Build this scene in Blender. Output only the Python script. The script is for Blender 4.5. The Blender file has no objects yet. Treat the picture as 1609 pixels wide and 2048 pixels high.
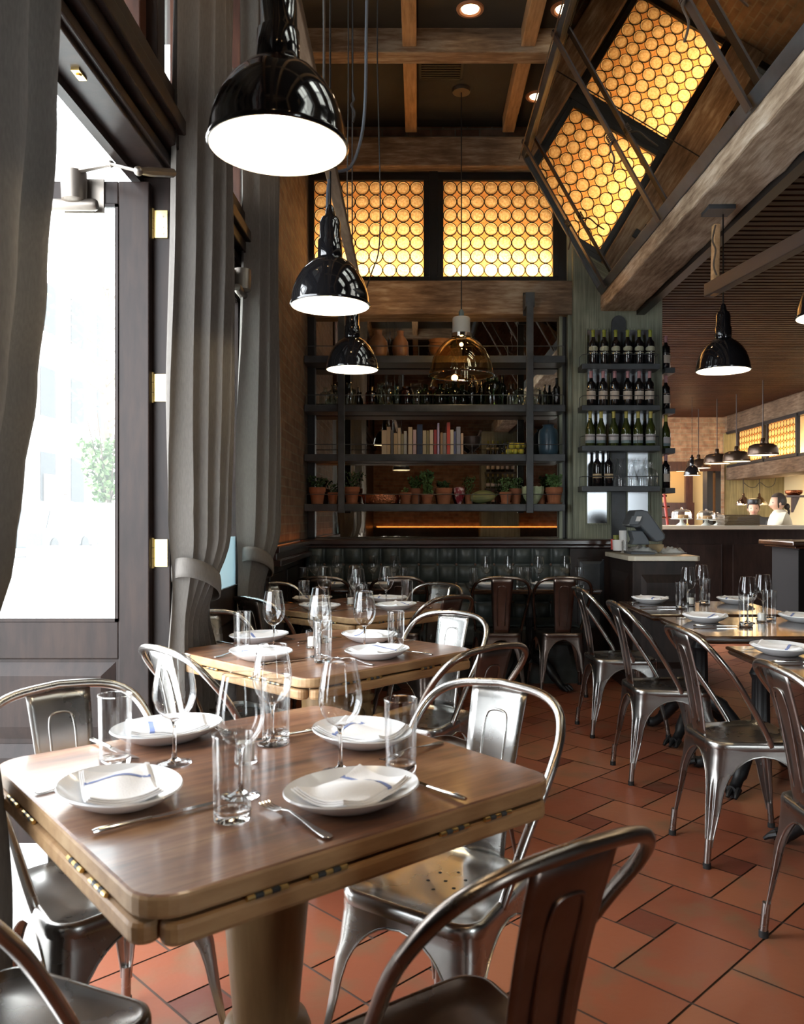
import bpy, bmesh, math, random
from mathutils import Vector, Matrix
random.seed(7)
sc = bpy.context.scene
COL = sc.collection
PI = math.pi
F, CX, CY, H = 1640.0, 838.0, 1034.0, 1.275

# ---------------------------------------------------------------- camera
cd = bpy.data.cameras.new('camera'); cam = bpy.data.objects.new('camera', cd); COL.objects.link(cam)
cam.location = (0, 0, H); cam.rotation_euler = (PI/2, 0, 0)
cd.sensor_fit = 'VERTICAL'; cd.sensor_height = 36; cd.sensor_width = 36*1609/2048
cd.lens = F/2048*36
cd.shift_x = -(CX-804.5)/2048; cd.shift_y = (CY-1024)/2048
cd.dof.use_dof = True; cd.dof.focus_distance = 4.6; cd.dof.aperture_fstop = 7.0
cd.clip_end = 300
sc.camera = cam
sc.view_settings.view_transform = 'Standard'; sc.view_settings.look = 'None'
sc.view_settings.gamma = 1; sc.view_settings.use_curve_mapping = False
sc.view_settings.exposure = 0.2
try:
    cy = sc.cycles
    cy.max_bounces = 12; cy.diffuse_bounces = 4; cy.glossy_bounces = 6; cy.transmission_bounces = 10
    cy.transparent_max_bounces = 24; cy.sample_clamp_indirect = 6; cy.use_denoising = True
except Exception: pass
# ---------------------------------------------------------------- sky
w = bpy.data.worlds.new('sky'); sc.world = w; w.use_nodes = True
bg = w.node_tree.nodes['Background']; bg.inputs[0].default_value = (0.90, 0.95, 1.0, 1); bg.inputs[1].default_value = 10.5

def light(kind, name, loc, power, color=(1, .75, .45), size=.05, rot=(0, 0, 0), sy=None, portal=False, spot=None):
    l = bpy.data.lights.new(name, kind); o = bpy.data.objects.new(name, l); COL.objects.link(o)
    o.location = loc; o.rotation_euler = rot; l.energy = power; l.color = color
    if kind == 'AREA':
        l.size = size
        if sy: l.shape = 'RECTANGLE'; l.size_y = sy
        if portal: l.cycles.is_portal = True
    else: l.shadow_soft_size = size
    if spot: l.spot_size = spot; l.spot_blend = .6
    return o
WX, WO = -0.97, -1.09     # inner / outer face of the street wall
for (y0, y1, z0, z1) in ((1.2, 3.2, 0, 2.6), (3.5, 4.5, .9, 2.5)):
    light('AREA', 'window_portal', (WO-.02, (y0+y1)/2, (z0+z1)/2), 1, (1, 1, 1), z1-z0, (0, -PI/2, 0), y1-y0, portal=True)
light('AREA', 'window_portal', (3.7, -3.32, 1.6), 1, (1, 1, 1), 1.3, (PI/2, 0, 0), 2.7, portal=True)
for k in range(3, 8): light('AREA', 'window_portal', (WO-.02, -2.64+k*1.03, 3.67), 1, (1, 1, 1), 1.4, (0, -PI/2, 0), .94, portal=True)
# recessed and kitchen lights, plus added fill spots below the joists
WARM = (1, .62, .30)
DOWN = [(941, 18, 5.54), (1130, 18, 5.54), (1075, 192, 6.69)]
for px, py, Y in DOWN:
    light('SPOT', 'downlight_beam', ((px-CX)/F*Y, Y, 4.66), 14, WARM, .05, (0, 0, 0), spot=1.6)
for x, y in ((-.45, 2.6), (1.1, 2.6), (1.2, -1), (-.2, -1.2)):
    light('SPOT', 'downlight_beam', (x, y, 4.66), 14 if y > 0 else 40, WARM, .05, (0, 0, 0), spot=1.9)
for y in (1.2, 2.6, 4.0, 5.4, 6.6): light('SPOT', 'joist_fill', (-.2, y, 2.72), 7, WARM, .02, (PI, -.25, 0), spot=2.4)  # added spots without fixtures, warm the joists from below
for y in (-1, 8.5, 11.0, 13.0):
    for x in (2.7, 4.4):
        light('SPOT', 'downlight_beam', (x, y, 3.10), 3.5, WARM, .05, (0, 0, 0), spot=2.2)
light('POINT', 'kitchen_light', (5.2, 12.9, 1.9), 8, (1, .68, .32), .15)
light('POINT', 'kitchen_light', (6.5, 14.2, 1.8), 10, (1, .68, .32), .1)
light('POINT', 'kitchen_light', (4.9, 14.9, 2.6), 5, WARM, .1)
light('POINT', 'kitchen_light', (5.1, 15.9, 2.1), 4, WARM, .1)

# ---------------------------------------------------------------- helpers
def P(px, py, Y): return Vector(((px-CX)/F*Y, Y, H-(py-CY)/F*Y))
def pz(px, py, z):
    Y = F*(H-z)/(py-CY); return Vector(((px-CX)/F*Y, Y, z))
def new(): return bmesh.new()
def box(bm, x0, x1, y0, y1, z0, z1, M=None):
    vs = [bm.verts.new((x, y, z)) for z in (z0, z1) for y in (y0, y1) for x in (x0, x1)]
    for f in ((0, 2, 3, 1), (4, 5, 7, 6), (0, 1, 5, 4), (2, 6, 7, 3), (0, 4, 6, 2), (1, 3, 7, 5)):
        bm.faces.new([vs[i] for i in f])
    if M is not None: bmesh.ops.transform(bm, matrix=M, verts=vs)
    return vs
def quad(bm, a, b, c, d): bm.faces.new([bm.verts.new(p) for p in (a, b, c, d)])
def lathe(bm, prof, seg=32, c=(0, 0, 0), M=None, cap0=True, cap1=True, sx=1, sy=1):
    rings = []; allv = []
    for r, z in prof:
        ring = [bm.verts.new((c[0]+sx*r*math.cos(2*PI*i/seg), c[1]+sy*r*math.sin(2*PI*i/seg), c[2]+z)) for i in range(seg)]
        rings.append(ring); allv += ring
    for a, b in zip(rings, rings[1:]):
        for i in range(seg):
            j = (i+1) % seg; bm.faces.new((a[i], a[j], b[j], b[i]))
    if cap0: bm.faces.new(list(reversed(rings[0])))
    if cap1: bm.faces.new(rings[-1])
    if M is not None: bmesh.ops.transform(bm, matrix=M, verts=allv)
def tube(bm, pts, r, seg=8, closed=False, cap=True):
    pts = [Vector(p) for p in pts]; n = len(pts); rings = []
    rr = r if isinstance(r, (list, tuple)) else [r]*n
    prevu = None
    for i, p in enumerate(pts):
        a = pts[(i-1) % n] if (closed or i > 0) else p; b = pts[(i+1) % n] if (closed or i < n-1) else p
        t = (b-a); t = t.normalized() if t.length > 1e-9 else Vector((0, 0, 1))
        if prevu is None:
            u = t.orthogonal().normalized()
        else:
            u = prevu - t*prevu.dot(t); u = u.normalized() if u.length > 1e-6 else t.orthogonal().normalized()
        prevu = u; v = t.cross(u)
        rings.append([bm.verts.new(p+(u*math.cos(2*PI*k/seg)+v*math.sin(2*PI*k/seg))*rr[i]) for k in range(seg)])
    m = n if closed else n-1
    for i in range(m):
        a, b = rings[i], rings[(i+1) % n]
        for k in range(seg):
            j = (k+1) % seg; bm.faces.new((a[k], a[j], b[j], b[k]))
    if cap and not closed:
        bm.faces.new(list(reversed(rings[0]))); bm.faces.new(rings[-1])
def smooth_path(pts, n=6):
    pts = [Vector(p) for p in pts]; out = []
    for i in range(len(pts)-1):
        p0 = pts[max(i-1, 0)]; p1 = pts[i]; p2 = pts[i+1]; p3 = pts[min(i+2, len(pts)-1)]
        for k in range(n):
            t = k/n
            out.append(.5*((2*p1)+(-p0+p2)*t+(2*p0-5*p1+4*p2-p3)*t*t+(-p0+3*p1-3*p2+p3)*t**3))
    out.append(pts[-1]); return out
def prism(bm, poly, z0, z1, M=None):
    a = [bm.verts.new((x, y, z0)) for x, y in poly]; b = [bm.verts.new((x, y, z1)) for x, y in poly]
    n = len(poly)
    for i in range(n):
        j = (i+1) % n; bm.faces.new((a[i], a[j], b[j], b[i]))
    bm.faces.new(list(reversed(a))); bm.faces.new(b)
    if M is not None: bmesh.ops.transform(bm, matrix=M, verts=a+b)
def sphere(bm, c, r, seg=12, rings=8, s=(1, 1, 1)):
    m = Matrix.Translation(c) @ Matrix.Diagonal((r*s[0], r*s[1], r*s[2], 1))
    bmesh.ops.create_uvsphere(bm, u_segments=seg, v_segments=rings, radius=1, matrix=m)
def obj(name, bm, mat, parent=None, smooth=True, bevel=0, loc=None, rot=None, solid=0, recalc=True, sub=0, angle=40):
    if recalc: bmesh.ops.recalc_face_normals(bm, faces=bm.faces)
    me = bpy.data.meshes.new(name); bm.to_mesh(me); bm.free()
    o = bpy.data.objects.new(name, me); COL.objects.link(o)
    if mat: me.materials.append(mat)
    if smooth:
        me.polygons.foreach_set('use_smooth', [True]*len(me.polygons))
        try: me.set_sharp_from_angle(angle=math.radians(angle))
        except Exception: pass
    if parent: o.parent = parent
    if loc: o.location = loc
    if rot: o.rotation_euler = rot
    if solid: md = o.modifiers.new('s', 'SOLIDIFY'); md.thickness = solid; md.offset = 0
    if bevel: md = o.modifiers.new('b', 'BEVEL'); md.width = bevel; md.segments = 2; md.limit_method = 'ANGLE'
    if sub: md = o.modifiers.new('u', 'SUBSURF'); md.levels = sub; md.render_levels = sub
    return o
def tag(o, label, cat, group=None):
    o['label'] = label; o['category'] = cat
    if group: o['group'] = group
    return o
def thing(name, label, cat, loc=(0, 0, 0), rotz=0, group=None):
    o = bpy.data.objects.new(name, None); COL.objects.link(o); o.empty_display_size = .05
    o.location = loc; o.rotation_euler = (0, 0, rotz); return tag(o, label, cat, group)
def struct(name, bm, mat, parent=None, **k):
    o = obj(name, bm, mat, parent, **k)
    if parent is None: o['kind'] = 'structure'
    return o
def dup(root, loc, rotz=None, label=None, group=None, scale=None):
    def cp(o, par):
        c = o.copy(); COL.objects.link(c)
        if par is not None: c.parent = par
        for ch in o.children: cp(ch, c)
        return c
    r = cp(root, None); r.location = loc
    if rotz is not None: r.rotation_euler = (0, 0, rotz)
    if label: r['label'] = label
    if group: r['group'] = group
    if scale: r.scale = scale
    return r
class Proto:
    """first placing uses the built thing itself, the next ones copy it"""
    def __init__(s, root): s.root = root; s.used = False
    def put(s, loc, rotz, label, group=None, scale=None):
        if not s.used:
            s.used = True; r = s.root; r.location = loc; r.rotation_euler = (0, 0, rotz); r['label'] = label
            if group: r['group'] = group
            if scale: r.scale = scale
            return r
        return dup(s.root, loc, rotz, label, group, scale or (1, 1, 1))

# ---------------------------------------------------------------- materials
def _nt(name):
    m = bpy.data.materials.new(name); m.use_nodes = True; nt = m.node_tree
    return m, nt, nt.nodes['Principled BSDF'], nt.nodes, nt.links
def mat(name, col, rough=.5, metal=0, noise=0, nscale=20, stretch=(1, 1, 1), col2=None, bump=0, coat=0, emit=None, estr=0, trans=0, ior=1.45, spec=None, rnoise=0, detail=6, lo=.35, hi=.65):
    m, nt, b, N, L = _nt(name)
    b.inputs['Base Color'].default_value = (*col, 1); b.inputs['Roughness'].default_value = rough; b.inputs['Metallic'].default_value = metal
    if coat: b.inputs['Coat Weight'].default_value = coat; b.inputs['Coat Roughness'].default_value = .05
    if emit: b.inputs['Emission Color'].default_value = (*emit, 1); b.inputs['Emission Strength'].default_value = estr
    if trans: b.inputs['Transmission Weight'].default_value = trans; b.inputs['IOR'].default_value = ior
    if spec is not None: b.inputs['Specular IOR Level'].default_value = spec
    if col2 or bump or rnoise:
        tc = N.new('ShaderNodeTexCoord'); mp = N.new('ShaderNodeMapping'); mp.inputs['Scale'].default_value = stretch
        nz = N.new('ShaderNodeTexNoise'); nz.inputs['Scale'].default_value = nscale; nz.inputs['Detail'].default_value = detail
        L.new(tc.outputs['Object'], mp.inputs[0]); L.new(mp.outputs[0], nz.inputs['Vector'])
        if col2:
            cr = N.new('ShaderNodeValToRGB'); cr.color_ramp.elements[0].color = (*col, 1); cr.color_ramp.elements[1].color = (*col2, 1)
            cr.color_ramp.elements[0].position = lo; cr.color_ramp.elements[1].position = hi
            L.new(nz.outputs['Fac'], cr.inputs[0]); L.new(cr.outputs[0], b.inputs['Base Color'])
        if bump:
            bp = N.new('ShaderNodeBump'); bp.inputs['Strength'].default_value = bump; bp.inputs['Distance'].default_value = .01
            L.new(nz.outputs['Fac'], bp.inputs['Height']); L.new(bp.outputs[0], b.inputs['Normal'])
        if rnoise:
            mr = N.new('ShaderNodeMapRange'); mr.inputs[3].default_value = max(rough-rnoise, .02); mr.inputs[4].default_value = rough+rnoise
            L.new(nz.outputs['Fac'], mr.inputs[0]); L.new(mr.outputs[0], b.inputs['Roughness'])
    return m
def brick_mat(name, axis, c1, c2, mortar, scale=1.0):
    m, nt, b, N, L = _nt(name)
    tc = N.new('ShaderNodeTexCoord'); sp = N.new('ShaderNodeSeparateXYZ'); cb = N.new('ShaderNodeCombineXYZ')
    L.new(tc.outputs['Object'], sp.inputs[0]); L.new(sp.outputs[axis], cb.inputs[0]); L.new(sp.outputs[2], cb.inputs[1])
    br = N.new('ShaderNodeTexBrick'); br.inputs['Scale'].default_value = scale
    br.inputs['Brick Width'].default_value = .215; br.inputs['Row Height'].default_value = .068; br.inputs['Mortar Size'].default_value = .007
    br.inputs['Color1'].default_value = (*c1, 1); br.inputs['Color2'].default_value = (*c2, 1); br.inputs['Mortar'].default_value = (*mortar, 1)
    br.inputs['Bias'].default_value = -.1
    nz = N.new('ShaderNodeTexNoise'); nz.inputs['Scale'].default_value = 9; nz.inputs['Detail'].default_value = 8
    mx = N.new('ShaderNodeMixRGB'); mx.blend_type = 'OVERLAY'; mx.inputs[0].default_value = .8
    L.new(cb.outputs[0], br.inputs['Vector']); L.new(cb.outputs[0], nz.inputs['Vector'])
    L.new(br.outputs[0], mx.inputs[1]); L.new(nz.outputs['Fac'], mx.inputs[2]); L.new(mx.outputs[0], b.inputs['Base Color'])
    bp = N.new('ShaderNodeBump'); bp.inputs['Strength'].default_value = .8; bp.inputs['Distance'].default_value = .012; bp.invert = True
    ad = N.new('ShaderNodeMath'); ad.operation = 'MULTIPLY_ADD'; ad.inputs[1].default_value = -.4
    L.new(nz.outputs['Fac'], ad.inputs[0]); L.new(br.outputs['Fac'], ad.inputs[2]); L.new(ad.outputs[0], bp.inputs['Height'])
    L.new(bp.outputs[0], b.inputs['Normal']); b.inputs['Roughness'].default_value = .85
    return m
def thin_glass(name, tint=(1, 1, 1), refl=(1, 1, 1), base=.05, rough=.0, fres=1.45):
    m, nt, b, N, L = _nt(name); N.remove(b)
    tr = N.new('ShaderNodeBsdfTransparent'); tr.inputs[0].default_value = (*tint, 1)
    gl = N.new('ShaderNodeBsdfGlossy'); gl.inputs[0].default_value = (*refl, 1); gl.inputs['Roughness'].default_value = rough
    fr = N.new('ShaderNodeLayerWeight'); fr.inputs[0].default_value = .5
    pw_ = N.new('ShaderNodeMath'); pw_.operation = 'POWER'; pw_.inputs[1].default_value = 2.6
    ad = N.new('ShaderNodeMath'); ad.operation = 'MULTIPLY_ADD'; ad.inputs[1].default_value = .8; ad.inputs[2].default_value = base; ad.use_clamp = True
    ms = N.new('ShaderNodeMixShader'); L.new(fr.outputs['Facing'], pw_.inputs[0]); L.new(pw_.outputs[0], ad.inputs[0]); L.new(ad.outputs[0], ms.inputs[0])
    L.new(tr.outputs[0], ms.inputs[1]); L.new(gl.outputs[0], ms.inputs[2]); L.new(ms.outputs[0], N['Material Output'].inputs[0])
    return m
def cloth_mat(name, c, tr=.3, c2=None):
    m, nt, b, N, L = _nt(name)
    b.inputs['Roughness'].default_value = .9; b.inputs['Specular IOR Level'].default_value = .15
    tc = N.new('ShaderNodeTexCoord'); mp = N.new('ShaderNodeMapping'); mp.inputs['Scale'].default_value = (1, 1, .15)
    nz = N.new('ShaderNodeTexNoise'); nz.inputs['Scale'].default_value = 260; nz.inputs['Detail'].default_value = 3
    L.new(tc.outputs['Object'], mp.inputs[0]); L.new(mp.outputs[0], nz.inputs['Vector'])
    cr = N.new('ShaderNodeValToRGB'); cr.color_ramp.elements[0].color = (*[v*.75 for v in c], 1); cr.color_ramp.elements[1].color = (*[min(1, v*1.2) for v in c], 1)
    L.new(nz.outputs['Fac'], cr.inputs[0]); L.new(cr.outputs[0], b.inputs['Base Color'])
    tl = N.new('ShaderNodeBsdfTranslucent'); L.new(cr.outputs[0], tl.inputs[0])
    ms = N.new('ShaderNodeMixShader'); ms.inputs[0].default_value = tr
    L.new(b.outputs[0], ms.inputs[1]); L.new(tl.outputs[0], ms.inputs[2]); L.new(ms.outputs[0], N['Material Output'].inputs[0])
    return m
def translucent_amber(name, ca=(.80, .50, .22), cb=(.96, .75, .42)):
    m, nt, b, N, L = _nt(name)
    tc = N.new('ShaderNodeTexCoord'); nz = N.new('ShaderNodeTexNoise'); nz.inputs['Scale'].default_value = 60; nz.inputs['Detail'].default_value = 5
    L.new(tc.outputs['Object'], nz.inputs['Vector'])
    cr = N.new('ShaderNodeValToRGB'); cr.color_ramp.elements[0].color = (*ca, 1); cr.color_ramp.elements[1].color = (*cb, 1)
    cr.color_ramp.elements[0].position = .38; cr.color_ramp.elements[1].position = .62
    L.new(nz.outputs['Fac'], cr.inputs[0])
    tl = N.new('ShaderNodeBsdfTranslucent'); L.new(cr.outputs[0], tl.inputs[0])
    b.inputs['Roughness'].default_value = .15; L.new(cr.outputs[0], b.inputs['Base Color'])
    ms = N.new('ShaderNodeMixShader'); ms.inputs[0].default_value = .85
    L.new(b.outputs[0], ms.inputs[1]); L.new(tl.outputs[0], ms.inputs[2]); L.new(ms.outputs[0], N['Material Output'].inputs[0])
    return m
def wood(name, dark, mid, lite, rough=.42, gscale=(1, 14, 14), s=3.0, coat=0, bump=.15, plank=0):
    m, nt, b, N, L = _nt(name)
    tc = N.new('ShaderNodeTexCoord'); mp = N.new('ShaderNodeMapping'); mp.inputs['Scale'].default_value = gscale
    nz = N.new('ShaderNodeTexNoise'); nz.inputs['Scale'].default_value = s; nz.inputs['Detail'].default_value = 10; nz.inputs['Roughness'].default_value = .62
    n2 = N.new('ShaderNodeTexNoise'); n2.inputs['Scale'].default_value = 2.2; n2.inputs['Detail'].default_value = 3
    L.new(tc.outputs['Object'], mp.inputs[0]); L.new(mp.outputs[0], nz.inputs['Vector']); L.new(tc.outputs['Object'], n2.inputs['Vector'])
    av = N.new('ShaderNodeMixRGB'); av.inputs[0].default_value = .45; L.new(nz.outputs['Fac'], av.inputs[1]); L.new(n2.outputs['Fac'], av.inputs[2])
    cr = N.new('ShaderNodeValToRGB'); e = cr.color_ramp.elements
    e[0].color = (*dark, 1); e[0].position = .36; e[1].color = (*lite, 1); e[1].position = .64
    k = e.new(.5); k.color = (*mid, 1)
    L.new(av.outputs[0], cr.inputs[0]); L.new(cr.outputs[0], b.inputs['Base Color']); b.inputs['Roughness'].default_value = rough
    if plank:
        sp = N.new('ShaderNodeSeparateXYZ'); L.new(tc.outputs['Object'], sp.inputs[0])
        dv = N.new('ShaderNodeMath'); dv.operation = 'DIVIDE'; dv.inputs[1].default_value = plank; L.new(sp.outputs[1], dv.inputs[0])
        fl0 = N.new('ShaderNodeMath'); fl0.operation = 'FLOOR'; L.new(dv.outputs[0], fl0.inputs[0])
        frc = N.new('ShaderNodeMath'); frc.operation = 'FRACT'; L.new(dv.outputs[0], frc.inputs[0])
        wn = N.new('ShaderNodeTexWhiteNoise'); wn.noise_dimensions = '1D'; L.new(fl0.outputs[0], wn.inputs['W'])
        lt = N.new('ShaderNodeMath'); lt.operation = 'LESS_THAN'; lt.inputs[1].default_value = .012; L.new(frc.outputs[0], lt.inputs[0])
        mr = N.new('ShaderNodeMapRange'); mr.inputs[3].default_value = .74; mr.inputs[4].default_value = 1.18; L.new(wn.outputs['Value'], mr.inputs[0])
        sb = N.new('ShaderNodeMath'); sb.operation = 'MULTIPLY_ADD'; sb.inputs[1].default_value = -.45; L.new(lt.outputs[0], sb.inputs[0]); L.new(mr.outputs[0], sb.inputs[2])
        mm = N.new('ShaderNodeMixRGB'); mm.blend_type = 'MULTIPLY'; mm.inputs[0].default_value = 1; L.new(cr.outputs[0], mm.inputs[1]); L.new(sb.outputs[0], mm.inputs[2]); L.new(mm.outputs[0], b.inputs['Base Color'])
    if coat: b.inputs['Coat Weight'].default_value = coat; b.inputs['Coat Roughness'].default_value = .12
    bp = N.new('ShaderNodeBump'); bp.inputs['Strength'].default_value = bump; bp.inputs['Distance'].default_value = .004
    L.new(nz.outputs['Fac'], bp.inputs['Height']); L.new(bp.outputs[0], b.inputs['Normal'])
    return m

M = {}
M['table_top'] = wood('table_top_wood', (.07, .032, .024), (.25, .115, .062), (.47, .27, .145), .33, (1.6, 11, 4), 2.2, plank=.135, coat=.3)
M['table_edge'] = wood('table_edge_wood', (.30, .17, .08), (.42, .26, .13), (.52, .35, .19), .5, (2, 8, 12), 2.5)
M['table_leaf'] = wood('table_leaf_wood', (.28, .155, .07), (.40, .235, .11), (.50, .32, .16), .5, (2, 12, 12), 2.5)
M['pedestal'] = wood('pedestal_wood', (.20, .12, .05), (.30, .185, .08), (.38, .24, .11), .45, (8, 8, 1), 3)
M['beam'] = wood('weathered_beam', (.10, .06, .034), (.24, .155, .095), (.46, .37, .27), .8, (1.2, 9, 9), 4, bump=.9)
M['beam_y'] = wood('weathered_beam_long', (.17, .11, .07), (.44, .33, .23), (.72, .62, .50), .8, (9, 1.2, 9), 4, bump=.9)
M['beam_dark'] = wood('dark_beam', (.05, .032, .02), (.11, .07, .042), (.18, .125, .08), .8, (9, 1.2, 9), 4, bump=.6)
M['joist'] = wood('pine_joist', (.26, .14, .06), (.42, .24, .11), (.54, .33, .17), .7, (12, 1.2, 12), 4, bump=.6)
M['dark_wood'] = wood('dark_stained_wood', (.012, .008, .007), (.022, .014, .012), (.035, .021, .016), .36, (6, 6, 1), 4, coat=.0, bump=.1)
M['red_wood'] = wood('mahogany_sash', (.03, .012, .008), (.06, .022, .014), (.09, .035, .02), .35, (6, 6, 1), 4, coat=.2)
M['cap_wood'] = wood('dark_red_cap', (.014, .006, .005), (.026, .010, .008), (.045, .016, .012), .3, (1, 8, 8), 4, coat=.4)
M['dark_table'] = wood('dark_varnished_table', (.02, .010, .006), (.045, .02, .01), (.08, .038, .018), .13, (1.5, 10, 6), 3, coat=.6, bump=.03)
M['pillar'] = wood('green_grey_ribbed_cladding', (.10, .11, .08), (.25, .27, .205), (.44, .46, .35), .75, (55, 55, .9), 2.2, bump=1.0)
M['kitchen_panel'] = wood('olive_panel', (.12, .10, .04), (.22, .18, .08), (.34, .28, .13), .7, (26, 26, .9), 2.2, bump=.6)
M['ceiling'] = mat('dark_ceiling', (.028, .024, .020), .85, col2=(.04, .035, .028), nscale=3)
M['slat'] = wood('slat_wood', (.022, .008, .005), (.042, .016, .008), (.065, .027, .013), .5, (1, 8, 8), 3)
M['black'] = mat('black_paint', (.012, .012, .013), .4)
M['iron'] = mat('blackened_steel', (.032, .036, .041), .42, .1, col2=(.065, .073, .082), nscale=7, rnoise=.1)
M['bar_steel'] = mat('brown_steel_strap', (.06, .045, .04), .45, .4)
M['brick_l'] = brick_mat('old_brick_left', 1, (.115, .068, .045), (.17, .115, .08), (.15, .125, .095))
M['brick_b'] = brick_mat('old_brick_back', 0, (.17, .085, .05), (.25, .15, .10), (.20, .16, .12))
M['brick_k'] = brick_mat('orange_brick', 0, (.27, .15, .085), (.38, .26, .16), (.32, .25, .16))
M['brick_u'] = brick_mat('old_brick_upper', 1, (.16, .09, .05), (.24, .15, .08), (.18, .14, .10))
def metal(name, c, c2, r, rn=.1):
    return mat(name, c, r, 1.0, col2=c2, nscale=6, rnoise=rn, detail=5, bump=.04)
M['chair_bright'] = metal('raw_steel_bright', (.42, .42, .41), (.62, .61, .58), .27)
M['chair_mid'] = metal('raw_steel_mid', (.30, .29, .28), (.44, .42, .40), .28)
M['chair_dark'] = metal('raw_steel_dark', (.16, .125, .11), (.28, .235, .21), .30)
M['tube'] = metal('steel_tube', (.40, .38, .36), (.58, .56, .54), .26)
M['tube_dark'] = metal('steel_tube_dark', (.20, .17, .15), (.34, .30, .27), .28)
M['steel'] = mat('polished_steel', (.75, .74, .72), .12, 1)
M['chrome'] = mat('chrome', (.85, .83, .80), .06, 1)
M['rubber'] = mat('black_rubber', (.01, .01, .01), .7)
M['enamel'] = mat('black_enamel', (.006, .006, .007), .09, coat=.6)
M['enamel_in'] = mat('white_enamel', (.9, .88, .82), .4)
M['bulb'] = mat('lit_bulb', (1, .9, .7), .5, emit=(1, .85, .6), estr=25)
M['bulb_w'] = mat('lit_lens', (1, .9, .7), .5, emit=(1, .78, .5), estr=9)
M['led'] = mat('orange_led_strip', (1, .3, .05), .5, emit=(1, .28, .05), estr=7)
M['cord'] = mat('black_cord', (.02, .018, .018), .6)
M['cord_blue'] = mat('blue_grey_cable', (.05, .06, .08), .5)
M['glass'] = thin_glass('clear_glass_wall', (.97, .975, .975), base=.06, fres=1.5)
M['glass_solid'] = mat('clear_glass_solid', (1, 1, 1), .0, trans=1, ior=1.45)
M['pane'] = thin_glass('window_glass', (.96, .98, .97), base=.02, fres=1.45)
M['gold_glass'] = thin_glass('smoked_gold_glass', (.78, .62, .40), (1, .84, .55), base=.12, rough=.02, fres=1.6)
M['frost'] = mat('frosted_glass', (.75, .88, .92), .6, trans=.6)
M['porcelain'] = mat('white_porcelain', (.86, .88, .90), .18, coat=.3)
M['napkin'] = mat('white_linen_napkin', (.92, .92, .93), .9, bump=.2, nscale=300)
M['stripe'] = mat('blue_woven_stripe', (.19, .25, .50), .9)
M['candle'] = mat('white_wax', (.88, .86, .80), .5)
M['curtain'] = cloth_mat('grey_linen_curtain', (.165, .152, .138), .05)
M['leather'] = mat('dark_green_leather', (.034, .042, .040), .34, col2=(.06, .07, .066), nscale=12, bump=.12, rnoise=.08)
M['brass'] = mat('brass', (.85, .62, .25), .3, 1)
M['satin'] = mat('satin_nickel', (.26, .23, .20), .4, 1)
M['mirror'] = mat('aged_mirror', (.60, .56, .50), .015, 1)
M['pillar_mirror'] = mat('pillar_mirror_glass', (.30, .31, .33), .2, 1)
M['mirror2'] = mat('tilted_mirror_glass', (.74, .70, .62), .012, 1)
M['amber'] = translucent_amber('amber_bullseye_glass')
M['amber_dark'] = translucent_amber('amber_filler_glass', (.62, .27, .08), (.78, .40, .14))
M['lead'] = mat('lead_came', (.02, .014, .01), .5, .3)
M['litbox'] = mat('light_box_white', (.85, .8, .7), .8)
M['marble'] = mat('cream_marble', (.62, .58, .46), .25, col2=(.72, .68, .56), nscale=9)
M['bar_top'] = mat('pale_stone_bar', (.52, .46, .36), .3)
M['terracotta'] = mat('terracotta_pot', (.30, .10, .045), .8, col2=(.42, .16, .07), nscale=9)
M['soil'] = mat('soil', (.03, .02, .012), .95)
M['leaf'] = mat('herb_leaf', (.06, .13, .035), .6, col2=(.12, .22, .06), nscale=30)
M['leaf_dark'] = mat('dark_herb_leaf', (.025, .07, .02), .6, col2=(.05, .11, .03), nscale=30)
M['leaf_pale'] = mat('pale_cabbage_leaf', (.35, .42, .24), .6, col2=(.50, .56, .36), nscale=20)
M['stem'] = mat('green_stem', (.08, .12, .03), .7)
M['asphalt'] = mat('pale_street', (.62, .62, .62), .9)
M['sidewalk'] = mat('pale_sidewalk', (.70, .69, .66), .9, col2=(.78, .77, .75), nscale=2)
M['facade'] = mat('pale_facade', (.72, .68, .66), .9)
M['cast_iron'] = mat('black_cast_iron', (.010, .010, .011), .45, .2)
M['plastic_grey'] = mat('dark_grey_plastic', (.085, .10, .12), .4)
M['paper_white'] = mat('white_paper', (.78, .78, .78), .7)
M['white_ceramic'] = mat('white_ceramic', (.62, .64, .60), .3)
M['skin'] = mat('skin', (.62, .36, .24), .55)
M['hair'] = mat('dark_hair', (.03, .018, .012), .6)
M['chef'] = mat('cream_chef_jacket', (.70, .62, .46), .85)
M['towel'] = mat('grey_white_towel', (.55, .55, .52), .9, bump=.3, nscale=60)

for k_, v_ in (('dark_wood', .22), ('slat', .08), ('beam_dark', .2), ('leather', .35)): M[k_].node_tree.nodes['Principled BSDF'].inputs['Specular IOR Level'].default_value = v_

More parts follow.
